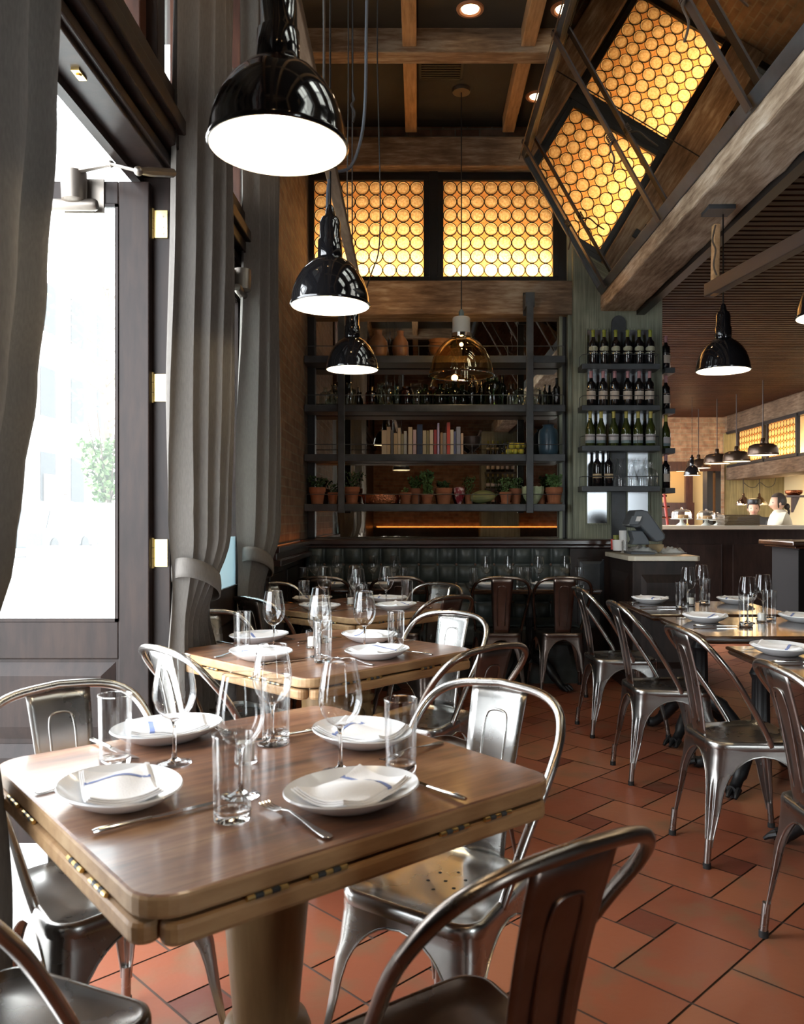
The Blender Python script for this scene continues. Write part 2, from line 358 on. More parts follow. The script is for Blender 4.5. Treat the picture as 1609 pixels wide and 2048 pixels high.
def floor_mat():
    m, nt, b, N, L = _nt('terracotta_tiles')
    at = N.new('ShaderNodeAttribute'); at.attribute_name = 'tile'
    tc = N.new('ShaderNodeTexCoord')
    nz = N.new('ShaderNodeTexNoise'); nz.inputs['Scale'].default_value = 5.5; nz.inputs['Detail'].default_value = 6; L.new(tc.outputs['Object'], nz.inputs['Vector'])
    cr = N.new('ShaderNodeValToRGB'); e = cr.color_ramp.elements
    e[0].color = (.12, .028, .015, 1); e[0].position = 0; e[1].color = (.29, .105, .05, 1); e[1].position = 1
    k = e.new(.35); k.color = (.205, .054, .026, 1); k = e.new(.7); k.color = (.25, .076, .036, 1)
    L.new(at.outputs['Fac'], cr.inputs[0])
    mx = N.new('ShaderNodeMixRGB'); r2 = N.new('ShaderNodeMapRange'); r2.inputs[1].default_value = .52; r2.inputs[2].default_value = .75; r2.inputs[4].default_value = .75
    L.new(nz.outputs['Fac'], r2.inputs[0]); L.new(r2.outputs[0], mx.inputs[0]); L.new(cr.outputs[0], mx.inputs[1]); mx.inputs[2].default_value = (.15, .10, .055, 1)
    L.new(mx.outputs[0], b.inputs['Base Color'])
    n2 = N.new('ShaderNodeTexNoise'); n2.inputs['Scale'].default_value = 40; L.new(tc.outputs['Object'], n2.inputs['Vector'])
    bp = N.new('ShaderNodeBump'); bp.inputs['Strength'].default_value = .15; bp.inputs['Distance'].default_value = .004
    L.new(n2.outputs['Fac'], bp.inputs['Height']); L.new(bp.outputs[0], b.inputs['Normal'])
    b.inputs['Roughness'].default_value = .42
    return m

# ================================================================= STRUCTURE
CZ = 4.71
# floor: grout slab + tiles laid in a windmill pattern at 45 degrees
bm = new(); box(bm, -1.09, 8, -3.2, 16, -.08, -.004); fl = struct('floor', bm, mat('grout', (.10, .065, .05), .9), smooth=False)
bm = new(); lay = bm.faces.layers.float.new('tile')
TL, TW = .37, .235; S = TL+TW; g = .0035
def tl(x0, x1, y0, y1, v):
    ca = math.cos(PI/4); c = ((x0+x1)/2, (y0+y1)/2)
    wx, wy = c[0]*ca-c[1]*ca+2, c[0]*ca+c[1]*ca+6
    if wx < -1.0 or wx > 7.3 or wy < -2.9 or wy > 15.5: return
    pts = []
    for a, b2 in ((x0+g, y0+g), (x1-g, y0+g), (x1-g, y1-g), (x0+g, y1-g)):
        X = a*ca-b2*ca+2; Y = a*ca+b2*ca+6
        X = max(-1.05, X)
        pts.append((X, Y, 0))
    f = bm.faces.new([bm.verts.new(p) for p in pts]); f[lay] = v
for i in range(-24, 24):
    for j in range(-24, 24):
        x, y = i*S, j*S; R = lambda: random.random()*.6+.4
        tl(x, x+TL, y, y+TW, R()); tl(x+TL, x+S, y, y+TL, R())
        tl(x+TW, x+S, y+TL, y+S, R()); tl(x, x+TW, y+TW, y+S, R())
        tl(x+TW, x+TL, y+TW, y+TL, random.random()*.25)
t_ = struct('floor_tiles', bm, floor_mat(), smooth=False, recalc=False)
t_.name = 'floor.001'
# street wall (left)
WM = M['dark_wood']
bm = new()
for (y0, y1) in ((-3.2, 1.2), (3.2, 3.5), (4.58, 5.15)): box(bm, WO, WX, y0, y1, 0, 2.6)
box(bm, WO, WX, -3.2, 5.15, 2.6, 2.72)
struct('wall_left', bm, WM, smooth=False, bevel=.004)
bm = new()  # mouldings of the transom beam
for (x, z0, z1) in ((WX+.02, 2.62, 2.66), (WX+.05, 2.68, 2.74), (WX+.075, 2.74, 2.80), (WX+.045, 2.80, 2.90)): box(bm, WO, x, -3.2, 5.15, z0, z1)
struct('trim_1', bm, WM, smooth=False, bevel=.006)
bm = new(); box(bm, WO, WX, -3.2, 5.15, 4.45, CZ)
for k in range(9): y = -3.2+k*1.03; box(bm, WO, WX+.02, y, y+.09, 2.9, 4.45)
struct('trim_2', bm, M['dark_wood'], smooth=False, bevel=.004)
n = 0
for k in range(8):   # transom sashes; those behind the camera are made solid to cut daylight
    y0 = -3.11+k*1.03; y1 = y0+.94; n += 1
    f = new(); 
    for (a, b2, c, d) in ((y0, y1, 2.9, 2.98), (y0, y1, 4.37, 4.45), (y0, y0+.07, 2.98, 4.37), (y1-.07, y1, 2.98, 4.37), (y0+.07, y1-.07, 3.62, 3.67), ((y0+y1)/2-.02, (y0+y1)/2+.02, 2.98, 4.37)):
        box(f, WO+.02, WX-.02, a, b2, c, d)
    fo = struct('window_%d' % (10+n), f, M['red_wood'], smooth=False, bevel=.004)
    p = new(); box(p, WO+.05, WO+.054, y0+.06, y1-.06, 2.97, 4.38); obj('pane' if k > 2 else 'daylight_block', p, M['pane'] if k > 2 else M['dark_wood'], fo, smooth=False)
bm = new(); box(bm, -2.6, WO-.005, -3.4, 5.6, 4.50, 4.62); box(bm, -2.62, -2.55, -3.4, 5.6, 4.38, 4.66)  # canopy added to darken the view up through the transom panes
tag(obj('added_canopy', bm, M['black'], smooth=False), 'dark canopy added outside to hide the sky above the transom windows at upper left', 'added_canopy')
# brick part of the left wall
bm = new(); box(bm, WO, WX, 5.15, 7.4, 1.09, CZ); struct('wall_left_brick', bm, M['brick_l'], smooth=False)
bm = new(); box(bm, WO, WX+.01, 5.15, 7.4, 0, 1.09)
for y in (5.25, 5.95): box(bm, WX, WX+.02, y, y+.55, .2, .9)
struct('wall_left_wainscot', bm, WM, smooth=False, bevel=.006)
bm = new(); box(bm, WX+.045, WX+.09, 5.2, 6.75, 1.045, 1.085); box(bm, WX+.01, WX+.07, 5.2, 6.75, 1.0, 1.045); box(bm, WX, WX+.1, 5.2, 6.8, .96, 1.0)
struct('trim_3', bm, M['cap_wood'], smooth=False, bevel=.006)
bm = new(); box(bm, WX+.012, WX+.03, 5.2, 7.1, 1.05, 1.062)
tag(obj('light_strip', bm, M['led'], smooth=False), 'thin orange light strip glowing along the foot of the brick wall at left', 'light strip')
# back wall (Y = 7.2) : brick, mirror, header beams, bullseye windows
BY = 7.2
bm = new(); box(bm, -1.09, 1.33, BY+.25, BY+.4, 0, CZ); box(bm, -1.09, 1.33, BY+.02, BY+.25, 0, 3.31); box(bm, -1.09, 1.33, BY+.02, BY+.25, 4.25, CZ)
struct('wall_back', bm, M['brick_b'], smooth=False)
bm = new(); box(bm, WX, 1.335, 7.05, BY+.02, 3.02, 3.31); struct('trim_4', bm, M['beam'], smooth=False, bevel=.012)
bm = new(); box(bm, WX, 1.32, 7.04, BY+.02, 4.29, 4.545); struct('trim_5', bm, M['beam'], smooth=False, bevel=.012)
bm = new(); box(bm, WX, -.905, BY-.06, BY+.01, 1.09, 3.02); box(bm, 1.24, 1.335, BY-.05, BY+.01, 1.09, 3.02); struct('trim_6', bm, M['black'], smooth=False, bevel=.004)
bm = new(); box(bm, 1.225, 1.25, BY-.07, BY-.02, 1.09, 3.02); box(bm, 1.29, 1.345, 7.08, 7.3, 1.09, CZ-.2); struct('trim_7', bm, M['pillar'], smooth=False)
# big mirror
mt = new(); box(mt, -.905, 1.225, BY-.005, BY+.004, 1.10, 3.02)
o = tag(obj('wall_mirror', mt, M['mirror'], smooth=False), 'large aged mirror behind the black shelves, reflecting the dining room', 'mirror')
# window frame of the two bullseye windows
def bullseye(name, nx, nz, pitch, place, kind=None, parent=None, seg=20):
    """lead rings + glass; local: x right, z up, glass in the plane y=0 facing -y"""
    Wd, Hd = nx*pitch, nz*pitch
    f = new(); t = .05
    box(f, -t, Wd+t, -.03, .03, -t, 0); box(f, -t, Wd+t, -.03, .03, Hd, Hd+t); box(f, -t, 0, -.03, .03, 0, Hd); box(f, Wd, Wd+t, -.03, .03, 0, Hd)
    fo = struct(name, f, M['black'], None, smooth=False, bevel=.004)
    gl = new()
    for i in range(nx):
        for j in range(nz):
            c = ((i+.5)*pitch, (j+.5)*pitch); ci = []; sq = []
            for k in range(16):
                a = 2*PI*k/16; ca_, sa_ = math.cos(a), math.sin(a); m_ = pitch/2/max(abs(ca_), abs(sa_))
                ci.append(gl.verts.new((c[0]+pitch*.47*ca_, 0, c[1]+pitch*.47*sa_))); sq.append(gl.verts.new((c[0]+m_*ca_, 0, c[1]+m_*sa_)))
            for k in range(16): gl.faces.new((ci[k], ci[(k+1) % 16], sq[(k+1) % 16], sq[k]))
    obj('pane', gl, M['amber_dark'], fo, smooth=False)
    ds = new(); rg = new()
    for i in range(nx):
        for j in range(nz):
            c = ((i+.5)*pitch, 0, (j+.5)*pitch); R = pitch*.485
            tube(rg, [(c[0]+R*math.cos(2*PI*k/seg), -.004, c[2]+R*math.sin(2*PI*k/seg)) for k in range(seg)], .0040, 5, closed=True)
            Mx = Matrix.Translation((c[0], -.001, c[2])) @ Matrix.Rotation(PI/2, 4, 'X')
            R2 = R*.97
            lathe(ds, [(R2, 0), (R2*.9, .006), (R2*.8, .004), (R2*.45, .0015), (R2*.12, .003)], 16, M=Mx, cap0=False)
    obj('lead_rings', rg, M['lead'], fo); obj('glass_roundels', ds, M['amber'], fo)
    fo.matrix_world = place
    return fo
for k, x in enumerate((-.913, .215)):
    bullseye('window_%d' % (1+k), 8, 7, .1195, Matrix.Translation((x, BY-.02, 3.375)))
bm = new(); box(bm, WX, 1.32, BY-.03, BY+.02, 3.31, 3.33); box(bm, WX, 1.32, BY-.03, BY+.02, 4.26, 4.30)
box(bm, .093, .165, BY-.05, BY+.02, 3.31, 4.29); box(bm, 1.22, 1.32, BY-.05, BY+.02, 3.31, 4.29); struct('trim_8', bm, M['black'], smooth=False)
bm = new()   # white light box behind
for (a, b2) in ((WX, .12), (.13, 1.3)):
    quad(bm, (a, BY+.24, 3.32), (b2, BY+.24, 3.32), (b2, BY+.24, 4.26), (a, BY+.24, 4.26))
struct('wall_light_box', bm, M['litbox'], smooth=False)
for x in (-.43, .70): light('AREA', 'lamp_behind_window', (x, BY+.12, 3.335), 7, (1, .74, .42), 1.0, (PI, 0, 0), .08)
for x in (-.75, -.35, .05, .35, .7, 1.05): light('POINT', 'lamp_behind_window', (x, BY+.13, 3.40), 5, (1, .78, .48), .02)
# ceiling, joists, cross beam
bm = new(); box(bm, -1.09, 1.95, -3.2, 7.5, CZ, CZ+.1); struct('ceiling', bm, M['ceiling'], smooth=False)
for i, x in enumerate((-.90, -.065, .77, 1.6)):
    bm = new(); box(bm, x-.05, x+.05, -3.1, 7.05, 4.58, CZ+.01); struct('ceiling_beam' if i == 0 else 'ceiling_beam.%03d' % i, bm, M['joist'], smooth=False, bevel=.006)
for i, y in enumerate((5.76, 3.6, 1.5, -.7)):
    bm = new(); box(bm, -.95, 1.85, y, y+.15, 4.54, CZ+.01); struct('ceiling_beam.%03d' % (4+i), bm, M['beam'], smooth=False, bevel=.006)
# upper right wall + big beam
bm = new(); box(bm, 1.86, 1.95, -3.2, 7.6, 3.2, CZ); struct('wall_right_upper', bm, M['brick_u'], smooth=False)
bm = new(); bmesh.ops.create_grid(bm, x_segments=2, y_segments=60, size=.5)
bm.free(); bm = new()
box(bm, 1.55, 1.86, -3.2, 7.0, 3.03, 3.26)
bmesh.ops.subdivide_edges(bm, edges=[e for e in bm.edges if abs(e.verts[0].co.y-e.verts[1].co.y) > 1], cuts=60)
for v in bm.verts:
    if -3.1 < v.co.y < 6.9: v.co += Vector((random.uniform(-.006, .006), 0, random.uniform(-.006, .006)))
struct('trim_9', bm, M['beam_y'], smooth=False, bevel=.012)
# pillar
bm = new(); box(bm, 1.32, 2.08, 7.0, 7.9, 0, 3.2); box(bm, 1.32, 1.87, 7.0, 7.9, 3.2, CZ)
struct('wall_pillar', bm, M['pillar'], smooth=False)
# slatted low ceiling right
bm = new(); box(bm, 1.9, 8, -3.2, 16, 3.24, 3.34); struct('ceiling_low', bm, M['black'], smooth=False)
bm = new(); y = -3.0
while y < 15.45: box(bm, 2.05, 5.75, y, y+.055, 3.16, 3.20); y += .085
struct('ceiling_slats', bm, M['slat'], smooth=False)
bm = new(); box(bm, 1.86, 1.93, -3.2, 7.0, 3.0, 3.2); struct('trim_10', bm, M['black'], smooth=False)
# far kitchen wall, right wall
FY = 15.5
bm = new(); box(bm, -1, 5.76, FY, FY+.2, 2.3, 3.3); box(bm, 5.76, 6.9, FY, FY+.2, 2.85, 3.3); struct('wall_far', bm, M['brick_k'], smooth=False)
bm = new(); box(bm, 5.76, 6.9, FY-.03, FY+.2, 0, 2.85); struct('wall_far_panel', bm, M['kitchen_panel'], smooth=False)
bm = new(); box(bm, 2.0, 6.2, FY+.8, FY+.9, 0, 2.4); struct('wall_far_ochre', bm, mat('ochre_plaster', (.50, .33, .13), .8), smooth=False)
bm = new(); box(bm, 2.0, 5.70, FY-.05, FY+.15, 2.14, 2.32); box(bm, 2.0, 5.45, FY+.7, FY+.79, 1.38, 1.56); box(bm, 5.28, 5.42, FY+.7, FY+.79, 1.56, 2.3); box(bm, 2.0, 5.45, FY+.7, FY+.79, 0, 1.38); struct('trim_11', bm, M['red_wood'], smooth=False)
bm = new(); box(bm, 5.66, 6.0, FY+.4, FY+.5, 0, 2.3); box(bm, 5.44, 5.55, FY-.04, FY+.2, 0, 2.3); box(bm, 5.60, 5.70, FY-.04, FY+.2, 0, 2.3); struct('door_3', bm, M['black'], smooth=False)
bm = new()
for k in range(8): box(bm, 5.555, 5.595, FY+.10, FY+.12, 1.2+k*.115, 1.305+k*.115)
tag(obj('glowing_door_glass', bm, mat('orange_lit_glass', (1, .4, .1), .5, emit=(1, .42, .14), estr=1.3), smooth=False), 'narrow strip of orange lit panes in the far dark doorway', 'lit panes')
bm = new(); box(bm, 5.70, 5.76, FY-.05, FY+.1, 0, 2.3); struct('trim_12', bm, M['brick_k'], smooth=False)
KX = 5.83
bm = new(); box(bm, KX, KX+.3, -3.2, FY, 2.87, 3.3); struct('wall_right', bm, M['beam_dark'], smooth=False)
bm = new(); box(bm, KX-.03, KX+.5, 9.0, FY, 1.97, 2.20); struct('trim_13', bm, M['beam_dark'], smooth=False)
bm = new(); box(bm, KX-.02, KX+.02, 9, FY, 2.20, 2.25); box(bm, KX-.02, KX+.02, 9, FY, 2.83, 2.88); struct('trim_14', bm, M['black'], smooth=False)
bm = new(); box(bm, KX-.01, KX+.05, -3.2, 9, 0, 3.0); struct('wall_right_near', bm, M['dark_wood'], smooth=False)
for k, (ya, n_) in enumerate(((12.45, 10), (14.85, 17))):
    ya = (12.58, 14.75)[k]
    nn = (10, 8)[k]; 
    Rm = Matrix.Translation((KX-.01, ya + (0 if k else 1.05), 2.26)) @ Matrix.Rotation(-PI/2, 4, 'Z')
    bullseye('window_%d' % (3+k), (9, 9)[k], 5, .112, Matrix.Translation((KX-.01, (13.62, 14.86)[k], 2.26)) @ Matrix.Rotation(-PI/2, 4, 'Z'), seg=14)
bm = new(); quad(bm, (KX+.25, 9, 2.2), (KX+.25, FY, 2.2), (KX+.25, FY, 2.87), (KX+.25, 9, 2.87)); struct('wall_light_box.001', bm, M['litbox'], smooth=False)
light('AREA', 'lamp_behind_window', (KX+.13, 13.8, 2.23), 22, (1, .66, .28), .1, (PI, 0, 0), 2.8)
bm = new(); box(bm, 6.9, 7.0, 9, FY, 0, 3.3); struct('wall_kitchen', bm, mat('cream_tile', (.62, .50, .28), .5), smooth=False)
# rear part of the room, seen only in the mirrors
bm = new(); box(bm, -1.09, 3.05, -3.3, -3.2, 1.05, CZ); box(bm, 4.35, 8, -3.3, -3.2, 1.05, CZ); box(bm, 3.05, 4.35, -3.3, -3.2, 3.0, CZ); struct('wall_rear', bm, M['brick_b'], smooth=False)
bm = new(); box(bm, -1.09, 3.05, -3.3, -3.14, 0, 1.05); box(bm, 4.35, 8, -3.3, -3.14, 0, 1.05); struct('wall_rear_wainscot', bm, M['dark_wood'], smooth=False)
f = new()
for (a, b2, c, d) in ((3.05, 3.13, 0, 3.0), (4.27, 4.35, 0, 3.0), (3.66, 3.74, 0, 3.0), (3.05, 4.35, 2.92, 3.0), (3.05, 4.35, 0, .3), (3.05, 4.35, 2.1, 2.16)): box(f, a, b2, -3.28, -3.22, c, d)
fo = struct('added_light_door', f, M['dark_wood'], smooth=False)  # added unseen glass door, lets in daylight for bottle and chair highlights
p = new(); box(p, 3.06, 4.34, -3.252, -3.248, .3, 2.95); obj('pane', p, M['pane'], fo, smooth=False)
bm = new(); box(bm, -12, 12, -20, -3.31, -.14, -.03); struct('floor.004', bm, M['sidewalk'], smooth=False)
bm = new(); box(bm, -.9, 3, -3.15, -3.14, 1.06, 1.068)
tag(obj('light_strip.001', bm, M['led'], smooth=False), 'thin orange light line along the reflected brick wall, low in the mirror', 'light strip')
bm = new(); box(bm, 1.3, 2.08, -3.2, -2.62, 1.08, 3.05); box(bm, 1.28, 2.1, -3.2, -2.6, 0, 1.05); struct('wall_pillar.001', bm, M['pillar'], smooth=False)
# exterior ground
bm = new(); box(bm, -9, -1.1, -6, 60, -.14, -.03); struct('floor.002', bm, M['sidewalk'], smooth=False)
bm = new(); box(bm, -40, -9, -6, 90, -.3, -.2); struct('floor.003', bm, M['asphalt'], smooth=False)

# ================================================================= DOORS
def leaf(name, width, glass_z=(.873, 2.477), frosted=None):
    """door leaf, local: hinge edge at x=0, extends to -x, face in y 0..-.045"""
    hgt = 2.565; f = new(); st = .118; y0, y1 = -.045, 0
    box(f, -st, 0, y0, y1, .02, hgt); box(f, -width, -width+st, y0, y1, .02, hgt)
    box(f, -width+st, -st, y0, y1, glass_z[1], hgt); box(f, -width+st, -st, y0, y1, .73, glass_z[0])
    box(f, -width+st, -st, y0, y1, .02, .18); box(f, -width+st, -st, y0+.015, y1-.015, .18, .73)
    root = struct(name, f, M['dark_wood'], smooth=False, bevel=.004)
    mo = new()
    for z0, z1 in ((.42, .715), (.195, .40)):
        x0, x1 = -width+st+.015, -st-.015
        a = [(x0, z0), (x1, z0), (x1, z1), (x0, z1)]; d = .05
        b2 = [(x0+d, z0+d), (x1-d, z0+d), (x1-d, z1-d), (x0+d, z1-d)]
        va = [mo.verts.new((x, y0+.013, z)) for x, z in a]; vb = [mo.verts.new((x, y0-.006, z)) for x, z in b2]
        for i in range(4): mo.faces.new((va[i], va[(i+1) % 4], vb[(i+1) % 4], vb[i]))
        mo.faces.new(vb)
    obj('raised_panel', mo, M['dark_wood'], root, smooth=False, recalc=False)
    g_ = new(); box(g_, -width+st-.005, -st+.005, -.025, -.021, glass_z[0]-.005, glass_z[1]+.005); obj('pane', g_, M['pane'], root, smooth=False)
    bd = new()
    x0, x1 = -width+st, -st
    for (a, b2, c, d) in ((x0, x1, glass_z[0], glass_z[0]+.012), (x0, x1, glass_z[1]-.012, glass_z[1]), (x0, x0+.012, *glass_z), (x1-.012, x1, *glass_z)): box(bd, a, b2, y0-.004, y0+.01, c, d)
    obj('glazing_bead', bd, M['dark_wood'], root, smooth=False)
    # closer
    cl = new(); Mx = Matrix.Translation((-.265, y0-.055, 2.50))
    lathe(cl, [(.03, -.04), (.045, -.03), (.047, .03), (.047, .075), (.03, .08)], 20, M=Mx)
    box(cl, -.32, -.17, y0-.01, y0, 2.44, 2.57)
    tube(cl, [(-.37, y0-.05, 2.455), (-.36, y0-.05, 2.455), (-.19, y0-.05, 2.455), (-.18, y0-.05, 2.455)], [.018, .023, .023, .018], 14)
    co = obj('door_closer', cl, M['satin'], root)
    return root
d1 = leaf('door_1', 1.0); d1.location = (-1.037, 3.195, 0)
# closer arm of the open door, to the head of the frame
cl = [c for c in d1.children if c.name.startswith('door_closer')][0]
ar = new()
e0 = Vector((-.265, -.10, 2.585)); e1 = P(222, 328, 2.98)-Vector((-1.037, 3.195, 0)); e2 = P(277, 342, 2.75)-Vector((-1.037, 3.195, 0)); e3 = P(345, 346, 3.0)-Vector((-1.037, 3.195, 0))
tube(ar, [e0, e0.lerp(e1, .5), e1], [.018, .013, .009], 8); tube(ar, [e1, e2], .006, 8); tube(ar, [e2, e2.lerp(e3, .3), e3], [.010, .016, .016], 8); sphere(ar, e1, .013); sphere(ar, e2, .016)
obj('closer_arm', ar, M['satin'], cl)
fr = new(); gz = new()
for k in range(3):
    z = (2.415, 1.778, 1.135)[k]
    hb = new(); box(hb, .008, .058, -.004, .006, z-.053, z+.053); 
    for dz in (-.04, 0, .04): lathe(hb, [(.008, -.019), (.008, .019)], 10, c=(.0, -.006, z+dz))
    h_ = obj('hinge', hb, M['brass'], d1, smooth=False)
    sb = new()
    for dz in (-.036, -.012, .03): tube(sb, [(.042, -.006, z+dz), (.042, -.003, z+dz)], .004, 8)
    obj('screw', sb, M['satin'], h_)
hb = new(); box(hb, .008, .058, -.004, .006, .38, .49); obj('hinge', hb, M['brass'], d1, smooth=False)
d2 = leaf('door_2', 1.08, (.9, 2.45)); d2.location = (WX-.045, 3.5, 0); d2.rotation_euler = (0, 0, -PI/2+PI)
d2.rotation_euler = (0, 0, PI/2); d2.location = (WX-.06, 4.58, 0)
# (rotated +90: local -x runs to -y; local -y runs to +x)
fb = new(); box(fb, -1.08+.12, -.12, -.034, -.030, .905, 1.17); obj('frosted_panel', fb, M['frost'], d2, smooth=False)
# windows behind the camera on the street side
for k, (y0, y1) in enumerate(()):
    f = new()
    for (a, b2, c, d) in ((y0, y1, .7, .78), (y0, y1, 2.52, 2.6), (y0, y0+.07, .7, 2.6), (y1-.07, y1, .7, 2.6), ((y0+y1)/2-.03, (y0+y1)/2+.03, .7, 2.6), (y0, y1, 1.6, 1.65)): box(f, WO+.03, WO+.08, a, b2, c, d)
    fo = struct('window_%d' % (5+k), f, M['dark_wood'], smooth=False)
    p = new(); box(p, WO+.05, WO+.054, y0, y1, .7, 2.6); obj('pane', p, M['pane'], fo, smooth=False)
# door head stop with a small latch plate on the soffit
bm = new(); box(bm, WO-.02, WO+.015, 1.2, 3.2, 2.57, 2.6); struct('trim_15', bm, M['dark_wood'], smooth=False)
sp_ = new(); c = P(158, 147, F*(2.598-H)/(CY-147)); box(sp_, c.x-.012, c.x+.012, c.y-.03, c.y+.03, 2.592, 2.60); lathe(sp_, [(.01, -.004), (.006, 0)], 10, c=(c.x, c.y, 2.592))
tag(obj('latch_plate', sp_, M['brass'], smooth=False), 'small brass latch plate screwed under the door head, top left', 'latch plate')

# ================================================================= CURTAINS
def interp(tab, z):
    tab = sorted(tab)
    if z <= tab[0][0]: return tab[0][1:]
    for a, b2 in zip(tab, tab[1:]):
        if z <= b2[0]:
            t = (z-a[0])/(b2[0]-a[0]); t = t*t*(3-2*t)
            return tuple(p+(q-p)*t for p, q in zip(a[1:], b2[1:]))
    return tab[-1][1:]
def curtain(tab, folds, label, xc=-.905, ph=0, tie_z=1.02, top=4.45, bulge=0):
    """tab rows: z, y_near, y_far, amplitude"""
    root = thing('curtain', label, 'curtain', group='grey linen curtains along the street wall')
    bm = new(); nu, nz = folds*14, 90; rows = []
    for j in range(nz+1):
        z = .015+(top-.015)*j/nz; y0, y1, A = interp(tab, z); row = []
        for i in range(nu+1):
            u = i/nu; w_ = u+.03*math.sin(5*u+ph)+.012*math.sin(z*2.1+u*9)
            s = math.sin(2*PI*folds*w_+ph+.5*math.sin(z*1.3+u*3))
            s = math.copysign(abs(s)**.8, s); tt = min(1, max(0, (z-.8)/.4)); bl = bulge*tt*tt*(3-2*tt)*math.sin(PI*min(1, u*1.02))**.75
            row.append(bm.verts.new((xc+bl+A*s+.012*math.sin(z*1.7+u*7+ph)+.012*math.sin(u*PI)*1, y0+(y1-y0)*u+.3*A*math.cos(2*PI*folds*w_+ph), z)))
        rows.append(row)
    for a, b2 in zip(rows, rows[1:]):
        for i in range(nu): bm.faces.new((a[i], a[i+1], b2[i+1], b2[i]))
    obj('fabric', bm, M['curtain'], root, recalc=False, angle=180)
    # tie band
    y0, y1, A = interp(tab, tie_z); bm = new(); n = 40; rr = []
    for k in range(5):
        t = k/4; ring = []
        for i in range(n):
            a = 2*PI*i/n; yy = (y0+y1)/2+math.cos(a)*((y1-y0)/2+.014); xx = xc+bulge*.55*(math.sin(a)*.5+.5)+math.sin(a)*(A+.028)
            zz = tie_z+.035-(.075)*t+.12*(-(yy-(y0+y1)/2)/(y1-y0)); 
            ring.append(bm.verts.new((xx+.004*math.sin(t*PI)*math.sin(a), yy, zz)))
        rr.append(ring)
    for a, b2 in zip(rr, rr[1:]):
        for i in range(n): bm.faces.new((a[i], a[(i+1) % n], b2[(i+1) % n], b2[i]))
    obj('tieback', bm, M['curtain'], root, solid=.006, angle=180)
    kb = new(); sphere(kb, (xc+.02, y1+.0, tie_z-(.02 if ph == 0 else .065)), .035, s=(.7, .8, 1)); obj('tie_knot', kb, M['curtain'], root)
    return root
curtain([(0, 1.30, 1.78, .05), (.45, 1.38, 1.74, .045), (1.0, 1.45, 1.65, .03), (1.20, 1.38, 1.75, .04), (1.35, 1.25, 1.80, .045), (1.55, 1.2, 1.87, .05), (1.8, 1.15, 1.94, .05), (2.2, 1.1, 2.03, .05), (2.6, 1.1, 2.08, .05), (4.45, 1.1, 2.12, .05)], 5, 'long grey curtain nearest the camera, at the left edge beside the open door', xc=-.895)
curtain([(0, 3.06, 3.86, .035), (.5, 3.08, 3.78, .035), (1.02, 3.16, 3.50, .022), (1.3, 3.12, 3.55, .028), (1.8, 3.08, 3.66, .03), (2.4, 3.1, 3.72, .03), (4.45, 3.14, 3.72, .03)], 9, 'grey curtain tied back between the two glass doors, second from the camera', ph=1.2, xc=-.935, bulge=.12)
curtain([(0, 4.3, 5.1, .035), (.5, 4.34, 5.0, .035), (1.02, 4.38, 4.78, .022), (1.3, 4.36, 4.84, .028), (1.8, 4.32, 4.92, .03), (4.45, 4.36, 4.92, .03)], 9, 'farthest grey curtain, tied back beside the brick wall', ph=2.2, xc=-.935, bulge=.11)
bm = new(); tube(bm, [(-.885, -3.15, 4.47), (-.885, 5.5, 4.47)], .014, 10); tag(obj('curtain_rod', bm, M['iron']), 'dark rod carrying the grey curtains near the ceiling', 'curtain rod')

# ================================================================= BIG TILTED MIRROR over the beam
A0 = Vector((1.545, 0, 3.19)); A1 = Vector((.90, 0, 4.33)); dU = (A1-A0); LU = dU.length; dU.normalize(); nrm = Vector((-dU.z, 0, dU.x))   # towards room, down
if nrm.x > 0: nrm = -nrm
tm = thing('tilted_mirror', 'huge tilted mirror leaning over the weathered beam, reflecting the amber windows', 'mirror')
Y0m, Y1m = .6, 6.93
bm = new(); quad(bm, A0+Vector((0, Y0m, 0)), A0+Vector((0, Y1m, 0)), A1+Vector((0, Y1m, 0)), A1+Vector((0, Y0m, 0)))
obj('mirror_glass', bm, M['mirror2'], tm, smooth=False, recalc=False)
def bar(bm, a, b2, w_, t_, up):
    a = Vector(a); b2 = Vector(b2); d = (b2-a).normalized(); s = up.normalized(); r = d.cross(s).normalized()
    vs = []
    for p in (a, b2):
        for (i, j) in ((-1, -1), (1, -1), (1, 1), (-1, 1)): vs.append(bm.verts.new(p+r*w_/2*i+s*t_/2*j))
    for f in ((3, 2, 1, 0), (4, 5, 6, 7), (0, 1, 5, 4), (1, 2, 6, 5), (2, 3, 7, 6), (3, 0, 4, 7)): bm.faces.new([vs[i] for i in f])
bm = new()
bar(bm, A0+Vector((0, Y0m, 0)), A0+Vector((0, Y1m, 0)), .07, .05, nrm); bar(bm, A1+Vector((0, Y0m, 0)), A1+Vector((0, Y1m, 0)), .05, .05, nrm)
bar(bm, A0+Vector((0, Y1m, 0)), A1+Vector((0, Y1m, 0)), .03, .05, nrm); bar(bm, A0+Vector((0, Y0m, 0)), A1+Vector((0, Y0m, 0)), .03, .05, nrm)
obj('frame', bm, M['iron'], tm, smooth=False, bevel=.004)
bm = new(); off = dU*.02
tube(bm, [A1+nrm*.06+Vector((0, Y0m, 0)), A1+nrm*.06+Vector((0, Y1m, 0))], .005, 6); obj('cable', bm, M['bar_steel'], tm)
